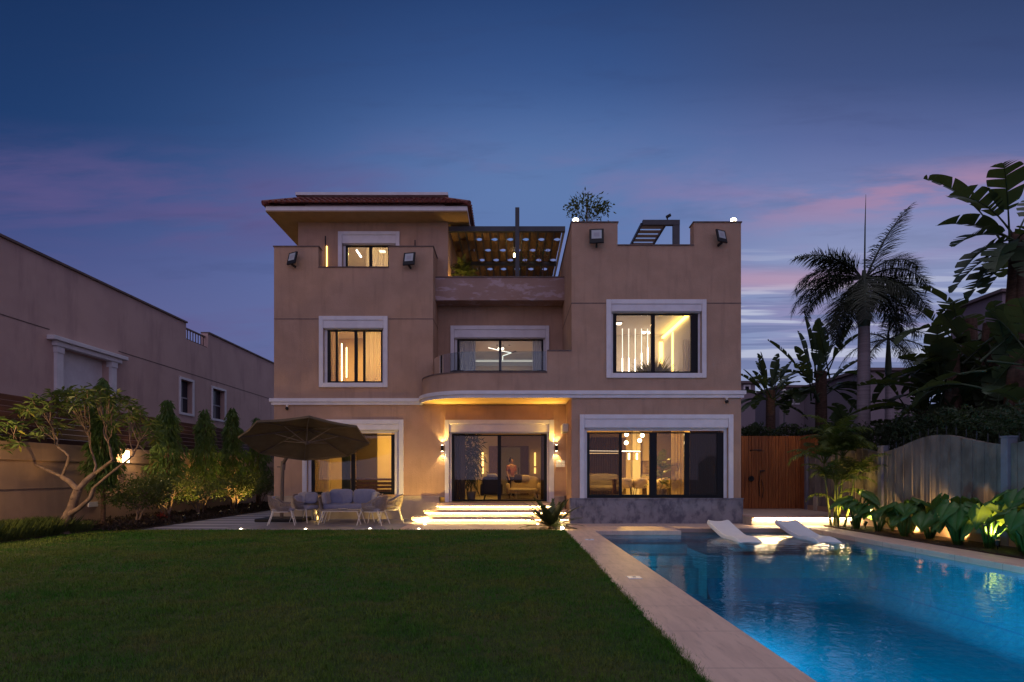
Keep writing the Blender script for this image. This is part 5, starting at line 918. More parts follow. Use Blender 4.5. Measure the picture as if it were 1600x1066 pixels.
# ================================================================ VEGETATION
def clump_leaves(center, rad, n, L, Wd, down=0.0, shell=.45, hole=.0, seedpts=26, spr=.30):
    """Leaves gathered round random twig ends through an ellipsoid, leaving gaps."""
    c = np.array(center); rad = np.array(rad)
    d = unit(NPR.normal(size=(seedpts, 3))); tw = c + d * rad * NPR.uniform(shell, 1.0, (seedpts, 1)) ** .6
    k = NPR.integers(0, seedpts, n); spread = rad.mean() * spr
    P = tw[k] + NPR.normal(size=(n, 3)) * spread * np.array([1, 1, .75]); D = unit(P - c) * .7 + NPR.normal(size=(n, 3)) * .7 + np.array([0, 0, -down])
    return leaves(P, D, NPR.uniform(.7, 1.25, n) * L, NPR.uniform(.7, 1.2, n) * Wd, droop=.1 + .15 * down), tw
def branch_to(mb, base, tips, r, depth=0, maxd=6, minr=.008, lerp=.42, n=6):
    """Split a set of tip points in two again and again: a natural forking skeleton."""
    base = Vector(base); cen = sum((Vector(t_) for t_ in tips), Vector()) / len(tips)
    if len(tips) == 1 or depth >= maxd:
        for t_ in tips:
            t_ = Vector(t_); mid = base.lerp(t_, .5) + Vector((rnd.uniform(-.05, .05), rnd.uniform(-.05, .05), -.04)) * (t_ - base).length
            mb.tube([base, mid, t_], [r, r * .8, max(minr, r * .55)], n)
        return
    nd = base.lerp(cen, lerp) + Vector((rnd.uniform(-.06, .06), rnd.uniform(-.06, .06), rnd.uniform(-.05, .02))) * (cen - base).length
    mid = base.lerp(nd, .5) + Vector((rnd.uniform(-.08, .08), rnd.uniform(-.08, .08), rnd.uniform(-.06, .03))) * (nd - base).length
    if depth: mb.tube([base, mid, nd], [r, r * .93, r * .86], n)
    else: nd = base
    T_ = np.array([tuple(t_) for t_ in tips]); a = T_[NPR.integers(len(T_))]; b = T_[np.argmax(((T_ - a) ** 2).sum(1))]; a = T_[np.argmax(((T_ - b) ** 2).sum(1))]
    for _ in range(4):
        la = ((T_ - a) ** 2).sum(1) < ((T_ - b) ** 2).sum(1)
        if la.all() or not la.any(): break
        a, b = T_[la].mean(0), T_[~la].mean(0)
    if la.all() or not la.any(): la = np.arange(len(T_)) < len(T_) // 2
    for g_ in (T_[la], T_[~la]): branch_to(mb, nd, [tuple(q) for q in g_], max(minr, r * (.74 if len(g_) > len(T_) * .5 else .62)), depth + 1, maxd, minr, lerp, n)
# --- frangipani
Yf = 15.8; t = thing('frangipani_tree', 'wide low frangipani tree with bare forking branches at the lawn corner', 'tree', (gx(100, Yf), Yf, 0))
tr = MB(); P_ = lambda x, y, dy=0: at(x, y, Yf + dy)
tr.tube([P_(99, 838), P_(96, 829), P_(103, 812), P_(112, 795), P_(117, 779), P_(122, 766)], [.21, .15, .135, .12, .115, .11], 10)
tr.tube([P_(105, 806), P_(124, 794, -.15), P_(141, 779, -.2), P_(147, 762, -.25)], [.085, .065, .055, .05], 8); tr.tube([P_(112, 793), P_(114, 783, -.05), P_(112, 778, -.1)], [.05, .045, .04], 8)
def crown_tips(x0, x1, n, d0, d1):
    o = []
    for _ in range(n):
        x = rnd.uniform(x0, x1); top_ = np.interp(x, [-12, 20, 60, 110, 140, 190, 225, 250], [655, 640, 612, 606, 598, 612, 640, 668]); y = top_ + abs(rnd.gauss(0, 1)) * 30 + 3; o.append(P_(x, min(y, 712), rnd.uniform(d0, d1)))
    return o
tipsL = crown_tips(-14, 110, 58, -1.5, 1.6); tipsR = crown_tips(95, 246, 76, -1.5, 1.6)
allt = tipsL + tipsR; px_ = lambda v: 800 + v[0] * F / v[1]
limbs = [((122, 766, 0), (110, 753, 0), (97, 745, 0), .085, None), ((97, 745, 0), (70, 733, .2), (50, 724, .4), .052, (-60, 48)), ((97, 745, 0), (104, 728, -.1), (108, 714, -.2), .045, (48, 92)), ((122, 766, 0), (134, 752, .1), (147, 741, .2), .085, None), ((147, 741, .2), (150, 728, .4), (146, 714, .5), .042, (92, 140)), ((147, 741, .2), (163, 729, 0), (176, 719, -.2), .055, (140, 196)), ((147, 762, -.25), (170, 742, -.5), (196, 722, -.6), .045, (196, 400))]
for (a0, a1, a2, r_, rg) in limbs:
    r_ = r_ * (.82 if rg else .95)
    tr.tube([P_(*a0), P_(*a1), P_(*a2)], [r_, r_ * .92, r_ * .85], 8)
    if rg:
        sel_ = [v for v in allt if rg[0] <= px_(v) < rg[1]]
        if sel_: branch_to(tr, P_(*a2), sel_, r_ * .8, 1, 10, .012, .23)
tr.build('trunk', 'bark', t, smooth=50)
Ps, Ds = [], []
for q in tipsL + tipsR:
    for k in range(11): a = 2 * PI * k / 11 * 2.6 + rnd.uniform(-.3, .3); e_ = rnd.uniform(-.55, .75); Ps.append(tuple(q + Vector((0, 0, rnd.uniform(-.09, .05))))); Ds.append((math.cos(a) * math.cos(e_), math.sin(a) * math.cos(e_), math.sin(e_)))
n = len(Ps); up_ = np.tile([0, 0, 1.0], (n, 1)) + NPR.normal(size=(n, 3)) * .3
npbuild('crown', [leaves(Ps, Ds, NPR.uniform(.20, .34, n), NPR.uniform(.05, .085, n), up_, .15, .22)], 'frang', t)
sel = NPR.choice(n, 70, False); npbuild('yellow_leaves', [leaves(np.array(Ps)[sel] - [0, 0, .06], np.array(Ds)[sel] - [0, 0, .8], .24, .08, None, .1, .2)], 'frangy', t)
# --- drooping columnar trees
def ashoka(px, pyt, X, label, wpx, n):
    Y = X * F / (px - 800); h = gz(pyt, Y); t = thing('ashoka_tree', label, 'tree', (X, Y, 0), 0, 'columnar trees along the slat fence'); wm = wpx * Y / F / 2
    MB().tube([(X, Y, 0), (X + .03, Y, h * .5), (X, Y, h * .95)], [.07, .05, .02], 8).build('trunk', 'bark2', t)
    z = h * (.27 + .73 * NPR.beta(1.1, 1.25, n)); prof = np.interp(z / h, [.1, .3, .55, .72, .86, .95, 1], [.75, 1.0, .95, .68, .44, .26, .10]) * wm
    tiers = prof * (1 + .22 * np.sin(z * 7.5 + 1.3 * np.sin(z * 3 + X))); a = NPR.uniform(0, 2 * PI, n); r_ = tiers * NPR.uniform(.35, 1.12, n)
    lob = 1 + .18 * np.sin(3 * a + z * 2.2); P = np.stack([X + np.cos(a) * r_ * lob, Y + np.sin(a) * r_ * lob, z], 1); D = np.stack([np.cos(a) * .45, np.sin(a) * .45, np.full(n, -.9)], 1) + NPR.normal(size=(n, 3)) * .28
    npbuild('crown', [leaves(P, D, NPR.uniform(.16, .30, n), NPR.uniform(.035, .06, n), None, .2, .1)], 'ashoka', t)
ashoka(161, 589, -12.8, 'bushiest columnar tree, just behind the frangipani crown', 40, 3000); ashoka(262, 624, -12.7, 'tall columnar tree to the house side of the wall lantern', 44, 3000); ashoka(320, 638, -12.7, 'columnar tree in front of the second fence stretch, second from the lantern', 38, 2600); ashoka(363, 636, -12.7, 'columnar tree below the farther neighbour window', 36, 2600); ashoka(402, 652, -12.7, 'slim columnar tree half hidden by the parasol edge', 32, 2200)
# --- multi stemmed shrubs
for k, (px, X, h_, n) in enumerate(((212, -12.0, 1.62, 2600), (262, -12.1, 1.58, 2400), (312, -12.0, 1.66, 2600), (365, -12.1, 1.7, 2600), (408, -12.0, 1.85, 2600))):
    Y = X * F / (px - 800); t = thing('garden_shrub', ['rounded shrub on pale stems right of the frangipani trunk', 'rounded shrub with red flowers at its foot', 'rounded uplit shrub in the middle of the bed', 'rounded shrub lit from below among thin pale stems', 'rounded shrub next to the parasol mast'][k], 'shrub', (X, Y, 0), 0, 'multi stemmed shrubs in the planting bed')
    w_ = .98 + .04 * k; (lv, tw) = clump_leaves((X, Y, h_ * .70), (w_, w_ * 1.05, h_ * .24), n, .10, .05, 0, .5, seedpts=44, spr=.19); npbuild('foliage', [lv], 'shrub', t)
    s_ = MB(); b0 = Vector((X, Y, 0))
    for q in range(5): a = 2 * PI * q / 5 + k; branch_to(s_, b0 + Vector((math.cos(a) * .08, math.sin(a) * .08, 0)), [tuple(v) for v in tw[q::5][:6]], .028, 1, 6, .006, .5, 5)
    s_.build('stems', 'bark', t)['kind'] = 'stuff'
def uplight(name, label, x, y, z, aim, pw, cone=100, col=(1, .62, .16), size=.04):
    t = thing(name, label, 'garden lamp', (x, y, z), 0, 'garden uplights'); d = (Vector(aim) - Vector((x, y, z))).normalized(); c0 = Vector((x, y, z + .12))
    MB().tube([(x, y, z - .02), c0], .014, 6).build('spike', 'black', t); MB().tube([c0 - d * .07, c0 + d * .06], [.04, .05], 12).build('lamp_head', 'black', t); MB().tube([c0 + d * .061, c0 + d * .066], .042, 12).build('lens', 'dimlens', t)
    lamp('SPOT', c0 + d * .09, pw * 4.2, col, t, size, Vector(aim), cone, .6)
for k, (x, y, ax, ay, pw) in enumerate(((-11.35, 19.7, -12.2, 19.9, 26), (-11.35, 22.2, -12.1, 22.2, 20), (-11.35, 24.6, -12.2, 24.5, 40), (-12.9, 22.1, -13.0, 22.4, 30), (-12.9, 24.4, -13.2, 24.4, 40), (-12.7, 27.6, -13.2, 27.4, 40))):
    uplight('garden_uplight', ['small black uplight beside the red flowers', 'small black uplight in front of the middle shrub', 'small black uplight below the brightest shrub stems', 'small black uplight at the wall between two columnar trees', 'small black uplight at the wall behind the shrubs', 'small black uplight at the wall near the parasol mast'][k], x, y, .05, (ax, ay, 1.8), pw)
for k, (y, ty) in enumerate(((20.8, 21.0), (23.1, 23.5), (25.65, 25.9))): uplight('garden_uplight', ['small black uplight at the path edge aimed at the tall columnar tree', 'small black uplight at the path edge aimed at the second columnar tree', 'small black uplight at the path edge aimed at the third columnar tree'][k], -11.45, y, .05, (-12.7, ty, 3.3), 34, 60)  # added lamps, no known fixtures, that lift the columnar trees out of the dark
uplight('garden_uplight', 'small black uplight in the grass beside the frangipani trunk', gx(129, 16.6), 16.6, .05, (gx(118, 16.2), 15.9, 2.6), 20, 85, (1, .62, .22))
t = thing('red_flower_plant', 'small red leaved plant glowing beside the first garden uplight', 'plant', (gx(253, 19.6), 19.6, 0)); q0 = np.array([gx(253, 19.6), 19.6, .12]); n = 46; D_ = NPR.normal(size=(n, 3)) + np.array([0, 0, .7])
npbuild('leaf_rosette', [leaves(np.tile(q0, (n, 1)), D_, NPR.uniform(.15, .32, n), .045)], 'flower', t)
# --- ground cover and tall grass
n = 16000; Y = NPR.uniform(16.6, 34, n); X = NPR.uniform(-13.4, -11.25, n); hh = .10 + .16 * (.5 + .5 * np.sin(X * 5 + Y * 3.1) * np.sin(Y * 2.3)); P = np.stack([X, Y, NPR.uniform(0, 1, n) * hh], 1)
o = npbuild('ground_cover', [leaves(P, NPR.normal(size=(n, 3)) + [0, 0, .8], NPR.uniform(.07, .14, n), .05)], 'cover'); stuff(o, 'low dark reddish ground cover under the shrubs', 'ground cover')
n = 9000; Y = NPR.uniform(11.0, 16.9, n); X = -13.4 + 1.05 * NPR.uniform(0, 1, n) ** .9; P = np.stack([X, Y, np.zeros(n)], 1); a = NPR.uniform(0, 2 * PI, n); L_ = NPR.uniform(.35, .78, n) * (1 - .35 * (Y > 16.0))
D_ = np.stack([np.cos(a) * .45, np.sin(a) * .45, np.ones(n)], 1); o = npbuild('border_grass', [leaves(P, D_, L_, .016, None, .1, .22)], 'tallgrass'); stuff(o, 'tall soft border grass at the foot of the garden wall', 'grass')
# --- lawn blades, denser and finer near the viewer
parts = []
for (y0, y1, dens, L0, w0) in ((3.6, 6.5, 5200, .050, .0052), (6.5, 9.5, 3000, .052, .0075), (9.5, 13, 1700, .054, .011), (13, LY1, 1100, .052, .015)):
    xa = max(LX0, -1.2 * y1 - 1.2); area = (LX1 - xa) * (y1 - y0); n = int(area * dens); X = NPR.uniform(xa, LX1 + .01, n); X = np.where(NPR.uniform(0, 1, n) < .02, LX1 + .045 * NPR.normal(size=n) * (.6 + .4 * np.sin(NPR.uniform(0, 1, n) * 9)), X); Y = NPR.uniform(y0, y1 + (.03 if y1 > 17 else 0), n); a = NPR.uniform(0, 2 * PI, n)
    cell = np.sin(X * 31 + 2 * np.sin(Y * 17)) * np.sin(Y * 29 + 2 * np.sin(X * 13)) + .8 * np.sin(X * 11 + 3 * np.sin(Y * 4.1)) * np.sin(Y * 9 + 2 * np.sin(X * 5.3)); hsh = np.abs(np.sin(np.floor(X / .04) * 12.9898 + np.floor(Y / .07) * 78.233) * 43758.5453) % 1.0; tuft = np.clip(.55 + .9 * hsh + .25 * cell, .35, 1.8) * (.8 + .4 * (np.sin(X * 2.1 + 1.7 * np.sin(Y * 1.3)) * np.sin(Y * 1.9 + X * .7) * .5 + .5))
    D_ = np.stack([np.cos(a) * .55, np.sin(a) * .55, np.ones(n)], 1); L_ = NPR.uniform(.6, 1.3, n) * L0 * tuft; P = np.stack([X, Y, np.full(n, -.012)], 1)
    D_ = unit(D_); S = np.stack([-np.sin(a), np.cos(a), np.zeros(n)], 1) * (w0 / 2); tip = P + D_ * L_[:, None]; tip[:, 2] -= L_ * .12
    V = np.stack([P - S, P + S, tip], 1).reshape(-1, 3); parts.append((V, np.arange(3 * n).reshape(-1, 3)))
o = npbuild('lawn_grass', parts, 'grass'); stuff(o, 'short dense mown lawn grass between the patio and the pool coping', 'grass')

# --- palms
def frond(mb, base, az, el, L, droop, ll, npairs, plume=.5, start=.12, wid=.044, hang=.35):
    p = Vector(base); K = 16; pts = [p.copy()]; tang = []
    for i in range(K):
        t_ = i / K; e_ = el - droop * t_ ** 1.4; d = Vector((math.cos(az) * math.cos(e_), math.sin(az) * math.cos(e_), math.sin(e_))); tang.append(d); p = p + d * (L / K); pts.append(p.copy())
    tang.append(tang[-1]); mb.tube(pts[::2] if K % 2 == 0 else pts, [.035 * (1 - .85 * i / 8) * L / 2.4 for i in range(9)], 5)
    for j in range(npairs):
        s_ = start + (1 - start) * (j + .5) / npairs; f_ = s_ * K; i = min(int(f_), K - 1); q = pts[i].lerp(pts[i + 1], f_ - i); d = tang[i]; sd = d.cross(Vector((0, 0, 1))); sd = sd.normalized() if sd.length > .05 else Vector((-math.sin(az), math.cos(az), 0)); up = sd.cross(d)
        l_ = ll * (.35 + .65 * math.sin(PI * min(1, (s_ + .12)) ** .85)) * rnd.uniform(.85, 1.1)
        for sg in (-1, 1):
            v = (sd * sg * rnd.uniform(.7, 1) + d * rnd.uniform(.45, .75) + up * rnd.uniform(-plume, plume) ).normalized(); tip = q + v * l_ - Vector((0, 0, l_ * hang * rnd.uniform(.6, 1.3))); mid = q + v * l_ * .5 - Vector((0, 0, l_ * hang * .18)); nn = d * wid / 2
            mb.add([q - nn * .6, q + nn * .6, mid + nn, tip, mid - nn], [(0, 1, 2, 4), (4, 2, 3)])
    return mb
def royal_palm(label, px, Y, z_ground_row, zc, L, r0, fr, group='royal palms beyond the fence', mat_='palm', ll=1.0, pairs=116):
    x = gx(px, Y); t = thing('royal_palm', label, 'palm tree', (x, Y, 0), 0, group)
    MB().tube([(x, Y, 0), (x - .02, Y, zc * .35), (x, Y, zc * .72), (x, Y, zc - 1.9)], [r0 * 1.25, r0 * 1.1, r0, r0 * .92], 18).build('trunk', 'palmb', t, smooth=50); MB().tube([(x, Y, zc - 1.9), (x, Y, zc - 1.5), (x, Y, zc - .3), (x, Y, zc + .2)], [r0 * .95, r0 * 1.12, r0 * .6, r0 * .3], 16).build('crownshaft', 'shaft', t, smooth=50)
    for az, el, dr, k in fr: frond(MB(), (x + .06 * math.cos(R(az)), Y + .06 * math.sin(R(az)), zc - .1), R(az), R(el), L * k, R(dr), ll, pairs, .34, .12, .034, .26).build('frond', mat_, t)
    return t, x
t, x = royal_palm('large royal palm with a smooth grey trunk and a feathery crown over the fence', 1350, 21, 660, 9.0, 2.85, .205, [(2, 66, 20, 1.12), (8, 48, 92, .9), (172, 30, 100, .95), (178, 44, 68, .95), (182, 10, 62, .95), (184, -8, 70, .98), (4, 30, 96, .98), (0, 2, 80, 1.0), (-60, -20, 66, .95), (-120, -24, 62, .95), (60, 5, 88, .95), (120, 20, 95, .95), (200, -34, 50, 1.0), (-20, -36, 52, 1.0), (160, 62, 92, .7), (20, -20, 70, 1.0), (192, -52, 34, .95), (-12, -52, 34, .95), (100, -40, 45, .9), (165, 8, 84, 1.0), (12, 16, 100, .9)])
MB().tube([(x + .02, 21, 9.0), (x + .04, 21, 10.8), (x + .07, 21, 12.0)], [.035, .022, .006], 6).build('spear_leaf', 'shaft', t)
royal_palm('second royal palm with a thinner trunk standing farther back', 1388, 27, 655, 8.2, 2.6, .13, [(0, 30, 100, 1), (180, 25, 105, 1), (30, -5, 75, 1), (150, -5, 75, 1), (-30, -10, 75, 1), (-150, -15, 70, 1), (-90, -10, 80, .9), (10, -35, 50, 1), (170, -35, 50, 1), (70, 40, 100, .9), (-60, -40, 45, 1), (-120, 50, 100, .9)], ll=.62, pairs=44)
# --- paddle leaved trees (strelitzia)
def paddle(mb, base, d0, L, Wd, droop, pet, tear=.25, fold=.28):
    d = Vector(d0).normalized(); p = Vector(base); g_ = Vector((0, 0, -1)); pts = [p.copy()]
    for i in range(4): p = p + d * pet / 4; d = (d + g_ * droop * .06).normalized(); pts.append(p.copy())
    mb.tube(pts, [.04, .034, .03, .026, .022], 6); K = 16; rib = [p.copy()]; ds = [d]
    for i in range(K): d = (d + g_ * droop * .9 / K).normalized(); p = p + d * L / K; rib.append(p.copy()); ds.append(d)
    mb.tube(rib[::4], [.022, .018, .013, .008, .003], 5); ref = Vector((0, 0, 1))
    for sg in (-1, 1):
        i = 0; sh = rnd.uniform(-.25, .25)
        while i < K:
            j = min(K, i + (rnd.randint(1, 3) if rnd.random() < tear * 2 else rnd.randint(3, 6))); row = []
            dz = rnd.uniform(-.12, .12) * tear * 2; back = rnd.uniform(0, .5) * tear
            for q in range(i, j + 1):
                u_ = q / K; w_ = Wd * (math.sin(PI * min(1, u_ * .93 + .06)) ** .55) * .5; dd = ds[q]; sd = dd.cross(ref); sd = sd.normalized() if sd.length > .05 else Vector((1, 0, 0)); up = sd.cross(dd)
                e_ = 0 if (q == i or q == j) and (0 < q < K) else 1; tgt = rib[q] + (sd * sg * math.cos(fold) + up * (math.sin(fold) - sh * .3 + dz)) * w_ + dd * w_ * (.28 - back)
                if e_ == 0: tgt = tgt + dd * (.02 if q == i else -.02) * L * (1 + tear)
                row.append((rib[q], rib[q].lerp(tgt, .55) + up * .012, tgt))
            vs_ = [v for r_ in row for v in r_]; mb.add(vs_, [(3 * a + b, 3 * a + b + 1, 3 * a + 3 + b + 1, 3 * a + 3 + b) for a in range(len(row) - 1) for b in (0, 1)]); i = j
    return mb
def strelitzia(label, x, y, zt, spec, r0=.16, mat_='paddle', stems=((0, 0),), name='bird_of_paradise_tree', trunk='bark2', spread=0.0):
    t = thing(name, label, 'tree', (x, y, 0), 0, 'paddle leaved trees beyond the fence')
    for dx, dy in stems: MB().tube([(x + dx * 1.2, y + dy, 0), (x + dx * .6, y + dy * .6, zt * .5), (x + dx * .1, y + dy * .1, zt)], [r0 * 1.2, r0, r0 * .9], 10).build('trunk', trunk, t, smooth=50)
    for az, el, L, Wd, dr, pet, tr_ in spec: sx_, sy_ = rnd.choice(stems); paddle(MB(), (x + sx_ * .3 + rnd.uniform(-.3, .3) * spread, y + sy_ * .3 + rnd.uniform(-.3, .3) * spread, zt - .15 - rnd.uniform(0, 1) * spread), (math.cos(R(az)) * math.cos(R(el)), math.sin(R(az)) * math.cos(R(el)), math.sin(R(el))), L, Wd, dr, pet, tr_).build('leaf', mat_, t, smooth=60)
    return t
def fan(n, L, W_, el0=18, el1=82, pet=.7, tear=.2):
    o = []
    for k in range(n): a = (180 if k % 2 else 0) + rnd.uniform(-55, 55) + (rnd.choice((-60, 60)) if k % 5 == 4 else 0); e_ = el0 + (el1 - el0) * (k / max(1, n - 1)) ** .8; o.append((a, e_, L * rnd.uniform(.8, 1.1), W_ * rnd.uniform(.85, 1.15), rnd.uniform(.35, 1.1) * (1.3 if e_ < 45 else .6), pet * rnd.uniform(.8, 1.2), tear * rnd.uniform(.4, 1.5)))
    return o
strelitzia('paddle leaved tree with a brown trunk just past the villa corner', gx(1204, 24), 24, 5.2, fan(24, 1.15, .46, -10, 84, .75, .1), .2, spread=.4)
strelitzia('low clump of paddle leaves beside the villa corner behind the red screen', gx(1180, 23.4), 23.4, 2.6, fan(16, .95, .42, 0, 80, .9, .15), .08, spread=.8)
strelitzia('tall upright paddle leaved tree half covered by the big royal palm', gx(1283, 24), 24, 6.0, fan(24, 1.45, .58, -25, 86, .9, .15) + [(170, 80, 1.5, .5, .2, 1.1, .1), (30, 84, 1.4, .5, .2, 1.2, .1)], .24, spread=1.2)
strelitzia('low paddle leaved plant between the two nearest palm trunks', gx(1312, 23), 23, 3.0, fan(22, 1.3, .55, -10, 78, .8, .2), .12, spread=1.2)
strelitzia('giant torn leaved banana tree rising out of the top of the picture edge', gx(1592, 17), 17, 8.9, [(150, 66, 2.0, .9, .9, 1.5, .1), (186, 52, 1.75, .92, 1.0, 1.0, .2), (176, 34, 1.7, .88, .7, .9, .15), (190, 20, 1.75, .85, .9, .6, .3), (178, 6, 1.85, .82, 1.15, .45, .45), (170, -8, 1.95, .80, .95, .4, .5), (184, -22, 1.9, .78, .9, .5, .6), (192, -40, 1.7, .8, .8, .4, .4), (20, 60, 1.9, .9, .9, 1.2, .3), (-40, 45, 1.9, .85, 1.1, .8, .4), (60, 30, 1.8, .8, 1.2, .6, .4), (-80, 20, 1.6, .8, 1.5, .5, .4), (240, -20, 1.6, .9, 1.4, .3, .3), (255, 30, 1.6, .85, 1.5, .5, .3), (215, 5, 1.7, .85, 1.3, .5, .3), (0, -10, 1.8, .85, 1.2, .5, .4), (225, 62, 1.8, .9, 1.2, 1.1, .2)], .17, stems=((0, 0), (-.35, .3), (.4, .2)), name='banana_tree', trunk='bark2', spread=.35)
strelitzia('dense dark paddle leaved tree below the banana leaves', gx(1548, 17.8), 17.8, 6.4, fan(34, 1.6, .80, -55, 68, .8, .2), .16, 'paddle', ((0, 0), (.5, .3), (-.5, .2)), spread=2.2)
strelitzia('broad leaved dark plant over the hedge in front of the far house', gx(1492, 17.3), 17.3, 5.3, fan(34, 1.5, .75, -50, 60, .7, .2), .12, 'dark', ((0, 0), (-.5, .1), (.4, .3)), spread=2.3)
strelitzia('broad leaved dark plant rising straight from the hedge at the photo edge', gx(1588, 15.6), 15.6, 5.0, fan(34, 1.4, .75, -50, 66, .7, .2), .12, 'paddle', ((0, 0), (.4, .1), (-.4, .2)), spread=2.4)
strelitzia('bushy paddle leaved tree filling the gap behind the banana trunk', gx(1518, 19.5), 19.5, 7.0, fan(36, 1.6, .80, -55, 66, .8, .2), .14, 'paddle', ((0, 0), (.6, .3), (-.6, .2)), spread=3.2)
strelitzia('dark paddle leaved plant half hidden behind the second royal palm', gx(1440, 21.5), 21.5, 4.8, fan(26, 1.35, .62, -40, 70, .8, .2), .12, 'dark', ((0, 0), (.3, .2)), spread=1.8)
# --- hedge behind the panel fence
n = 26000; Y = NPR.uniform(8, 23.4, n); X = NPR.uniform(11.75, 13.2, n); ztop = 3.32 + .16 * np.sin(Y * 2.1) * np.sin(Y * .9 + 1) + .1 * np.sin(X * 6 + Y * 4); z = ztop * (.45 + .55 * NPR.uniform(0, 1, n) ** .55) + NPR.normal(size=n) * .05
keep = (NPR.uniform(0, 1, n) < .55) | (X < 12.2) | (z > 3.0); P = np.stack([X, Y, z], 1)[keep]; n = len(P)
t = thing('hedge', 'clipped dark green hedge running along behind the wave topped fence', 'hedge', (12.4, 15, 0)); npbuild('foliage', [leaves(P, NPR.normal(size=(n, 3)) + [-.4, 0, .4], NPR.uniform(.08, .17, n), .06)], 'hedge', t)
m = MB()
for k in range(20): y = 8.4 + k * .76; m.tube([(12.4, y, 0), (12.4 + rnd.uniform(-.2, .2), y + rnd.uniform(-.2, .2), 2.6)], [.04, .015], 5)
m.build('stems', 'bark2', t)['kind'] = 'stuff'
n = 5000; X = NPR.uniform(8.0, 13.5, n); Y = NPR.uniform(22.6, 23.6, n); z = 2.4 + 1.15 * NPR.uniform(0, 1, n) ** .6 + .12 * np.sin(X * 4)
t = thing('hedge', 'short strip of hedge showing above the red wood screen', 'hedge', (10.5, 23, 0)); npbuild('foliage', [leaves(np.stack([X, Y, z], 1), NPR.normal(size=(n, 3)) + [0, -.3, .4], NPR.uniform(.09, .18, n), .06)], 'hedge', t); MB().tube([(10.5, 23, 0), (10.6, 23, 2.6)], [.05, .02], 6).build('stem', 'bark2', t)
# --- areca palm clump beside the deck
ax_, ay_ = gx(1300, 17.9), 17.9; t = thing('areca_palm', 'feathery areca palm clump lit yellow from below beside the shower deck', 'palm tree', (ax_ + .15, ay_, .03))
stems = [(-.25, .1, 2.0), (.0, .0, 2.7), (.22, .12, 2.2), (.36, -.1, 1.5), (-.1, -.15, 1.3), (.12, .25, 2.4)]
for k, (dx, dy, h_) in enumerate(stems):
    b0 = Vector((ax_ + .15 + dx * .5, ay_ + dy, .03)); tp_ = Vector((ax_ + .15 + dx * 1.3, ay_ + dy * 1.3, h_)); MB().tube([b0, b0.lerp(tp_, .5) + Vector((dx * .1, 0, 0)), tp_], [.038, .032, .024], 8).build('stem', 'stem', t, smooth=60)
    for q in range(8): frond(MB(), tp_, R(137.5 * q + k * 31 + rnd.uniform(-15, 15)), R(rnd.uniform(42, 78)), rnd.uniform(.95, 1.45), R(rnd.uniform(75, 125)), .42, 34, .25, .2, .032, .3).build('frond', 'areca', t)
for az, h_, L_ in ((180, .75, 1.15), (10, .9, 1.2), (-20, 1.25, 1.3), (190, 1.5, 1.1)): frond(MB(), (ax_ + .15, ay_, h_), R(az), R(48), L_, R(112), .34, 24, .2, .2, .03, .35).build('frond', 'areca', t)
uplight('garden_uplight', 'small black uplight at the foot of the areca palm', ax_ + .38, ay_ - .42, .05, (ax_ + .15, ay_ + .1, 1.6), 44, 110, (1, .68, .16)); uplight('garden_uplight', 'small black uplight behind the areca palm against the fence', 10.75, 17.3, .05, (11.3, 17.5, 1.0), 30, 130, (1, .62, .2))
# --- elephant ears
def ear(mb, base, az, lean, hgt, size, tilt):
    b = Vector(base); out_ = Vector((math.cos(az), math.sin(az), 0)); tip = b + out_ * lean + Vector((0, 0, hgt)); mb.tube([b, b.lerp(tip, .5) + Vector((0, 0, .10 * hgt)) - out_ * lean * .12, tip], [.034, .024, .014], 7)
    e1 = (out_ * math.cos(tilt) + Vector((0, 0, -math.sin(tilt)))).normalized(); sd = Vector((-out_.y, out_.x, 0)); up = e1.cross(sd); up = up if up.z > 0 else -up
    rows = 13; cols = 7; prof = [(-.30, .16), (-.24, .34), (-.14, .45), (0, .50), (.12, .50), (.24, .47), (.36, .42), (.48, .35), (.60, .27), (.72, .185), (.82, .11), (.91, .05), (.98, .004)]; ph = rnd.uniform(0, 6)
    for sg in (-1, 1):
        g_ = []
        for i, (u_, w_) in enumerate(prof):
            for j in range(cols + 1):
                f_ = j / cols; inner = .07 if u_ < -.05 else 0.0; v = inner * (1 if u_ < -.2 else .4) + (w_ - inner) * f_; cur = .16 * math.sin(f_ * PI * .5) - .26 * f_ ** 2 + .035 * math.sin(i * 1.55 + ph) * f_ - .28 * max(0, u_) ** 2
                g_.append(tip + (e1 * u_ + sd * sg * v + up * cur * .8) * size)
        mb.add(g_, [(i * (cols + 1) + j, i * (cols + 1) + j + 1, (i + 1) * (cols + 1) + j + 1, (i + 1) * (cols + 1) + j) for i in range(rows - 1) for j in range(cols)])
    return mb
EARS = [(1338, 17.1, 1.15, 6), (1362, 16.4, .75, 5), (1392, 15.7, .95, 6), (1418, 15.0, 1.0, 6), (1452, 14.4, 1.05, 7), (1482, 13.8, 1.0, 6), (1514, 13.2, 1.15, 7), (1548, 12.6, 1.05, 6), (1585, 12.0, 1.35, 8), (1606, 11.4, 1.2, 7)]
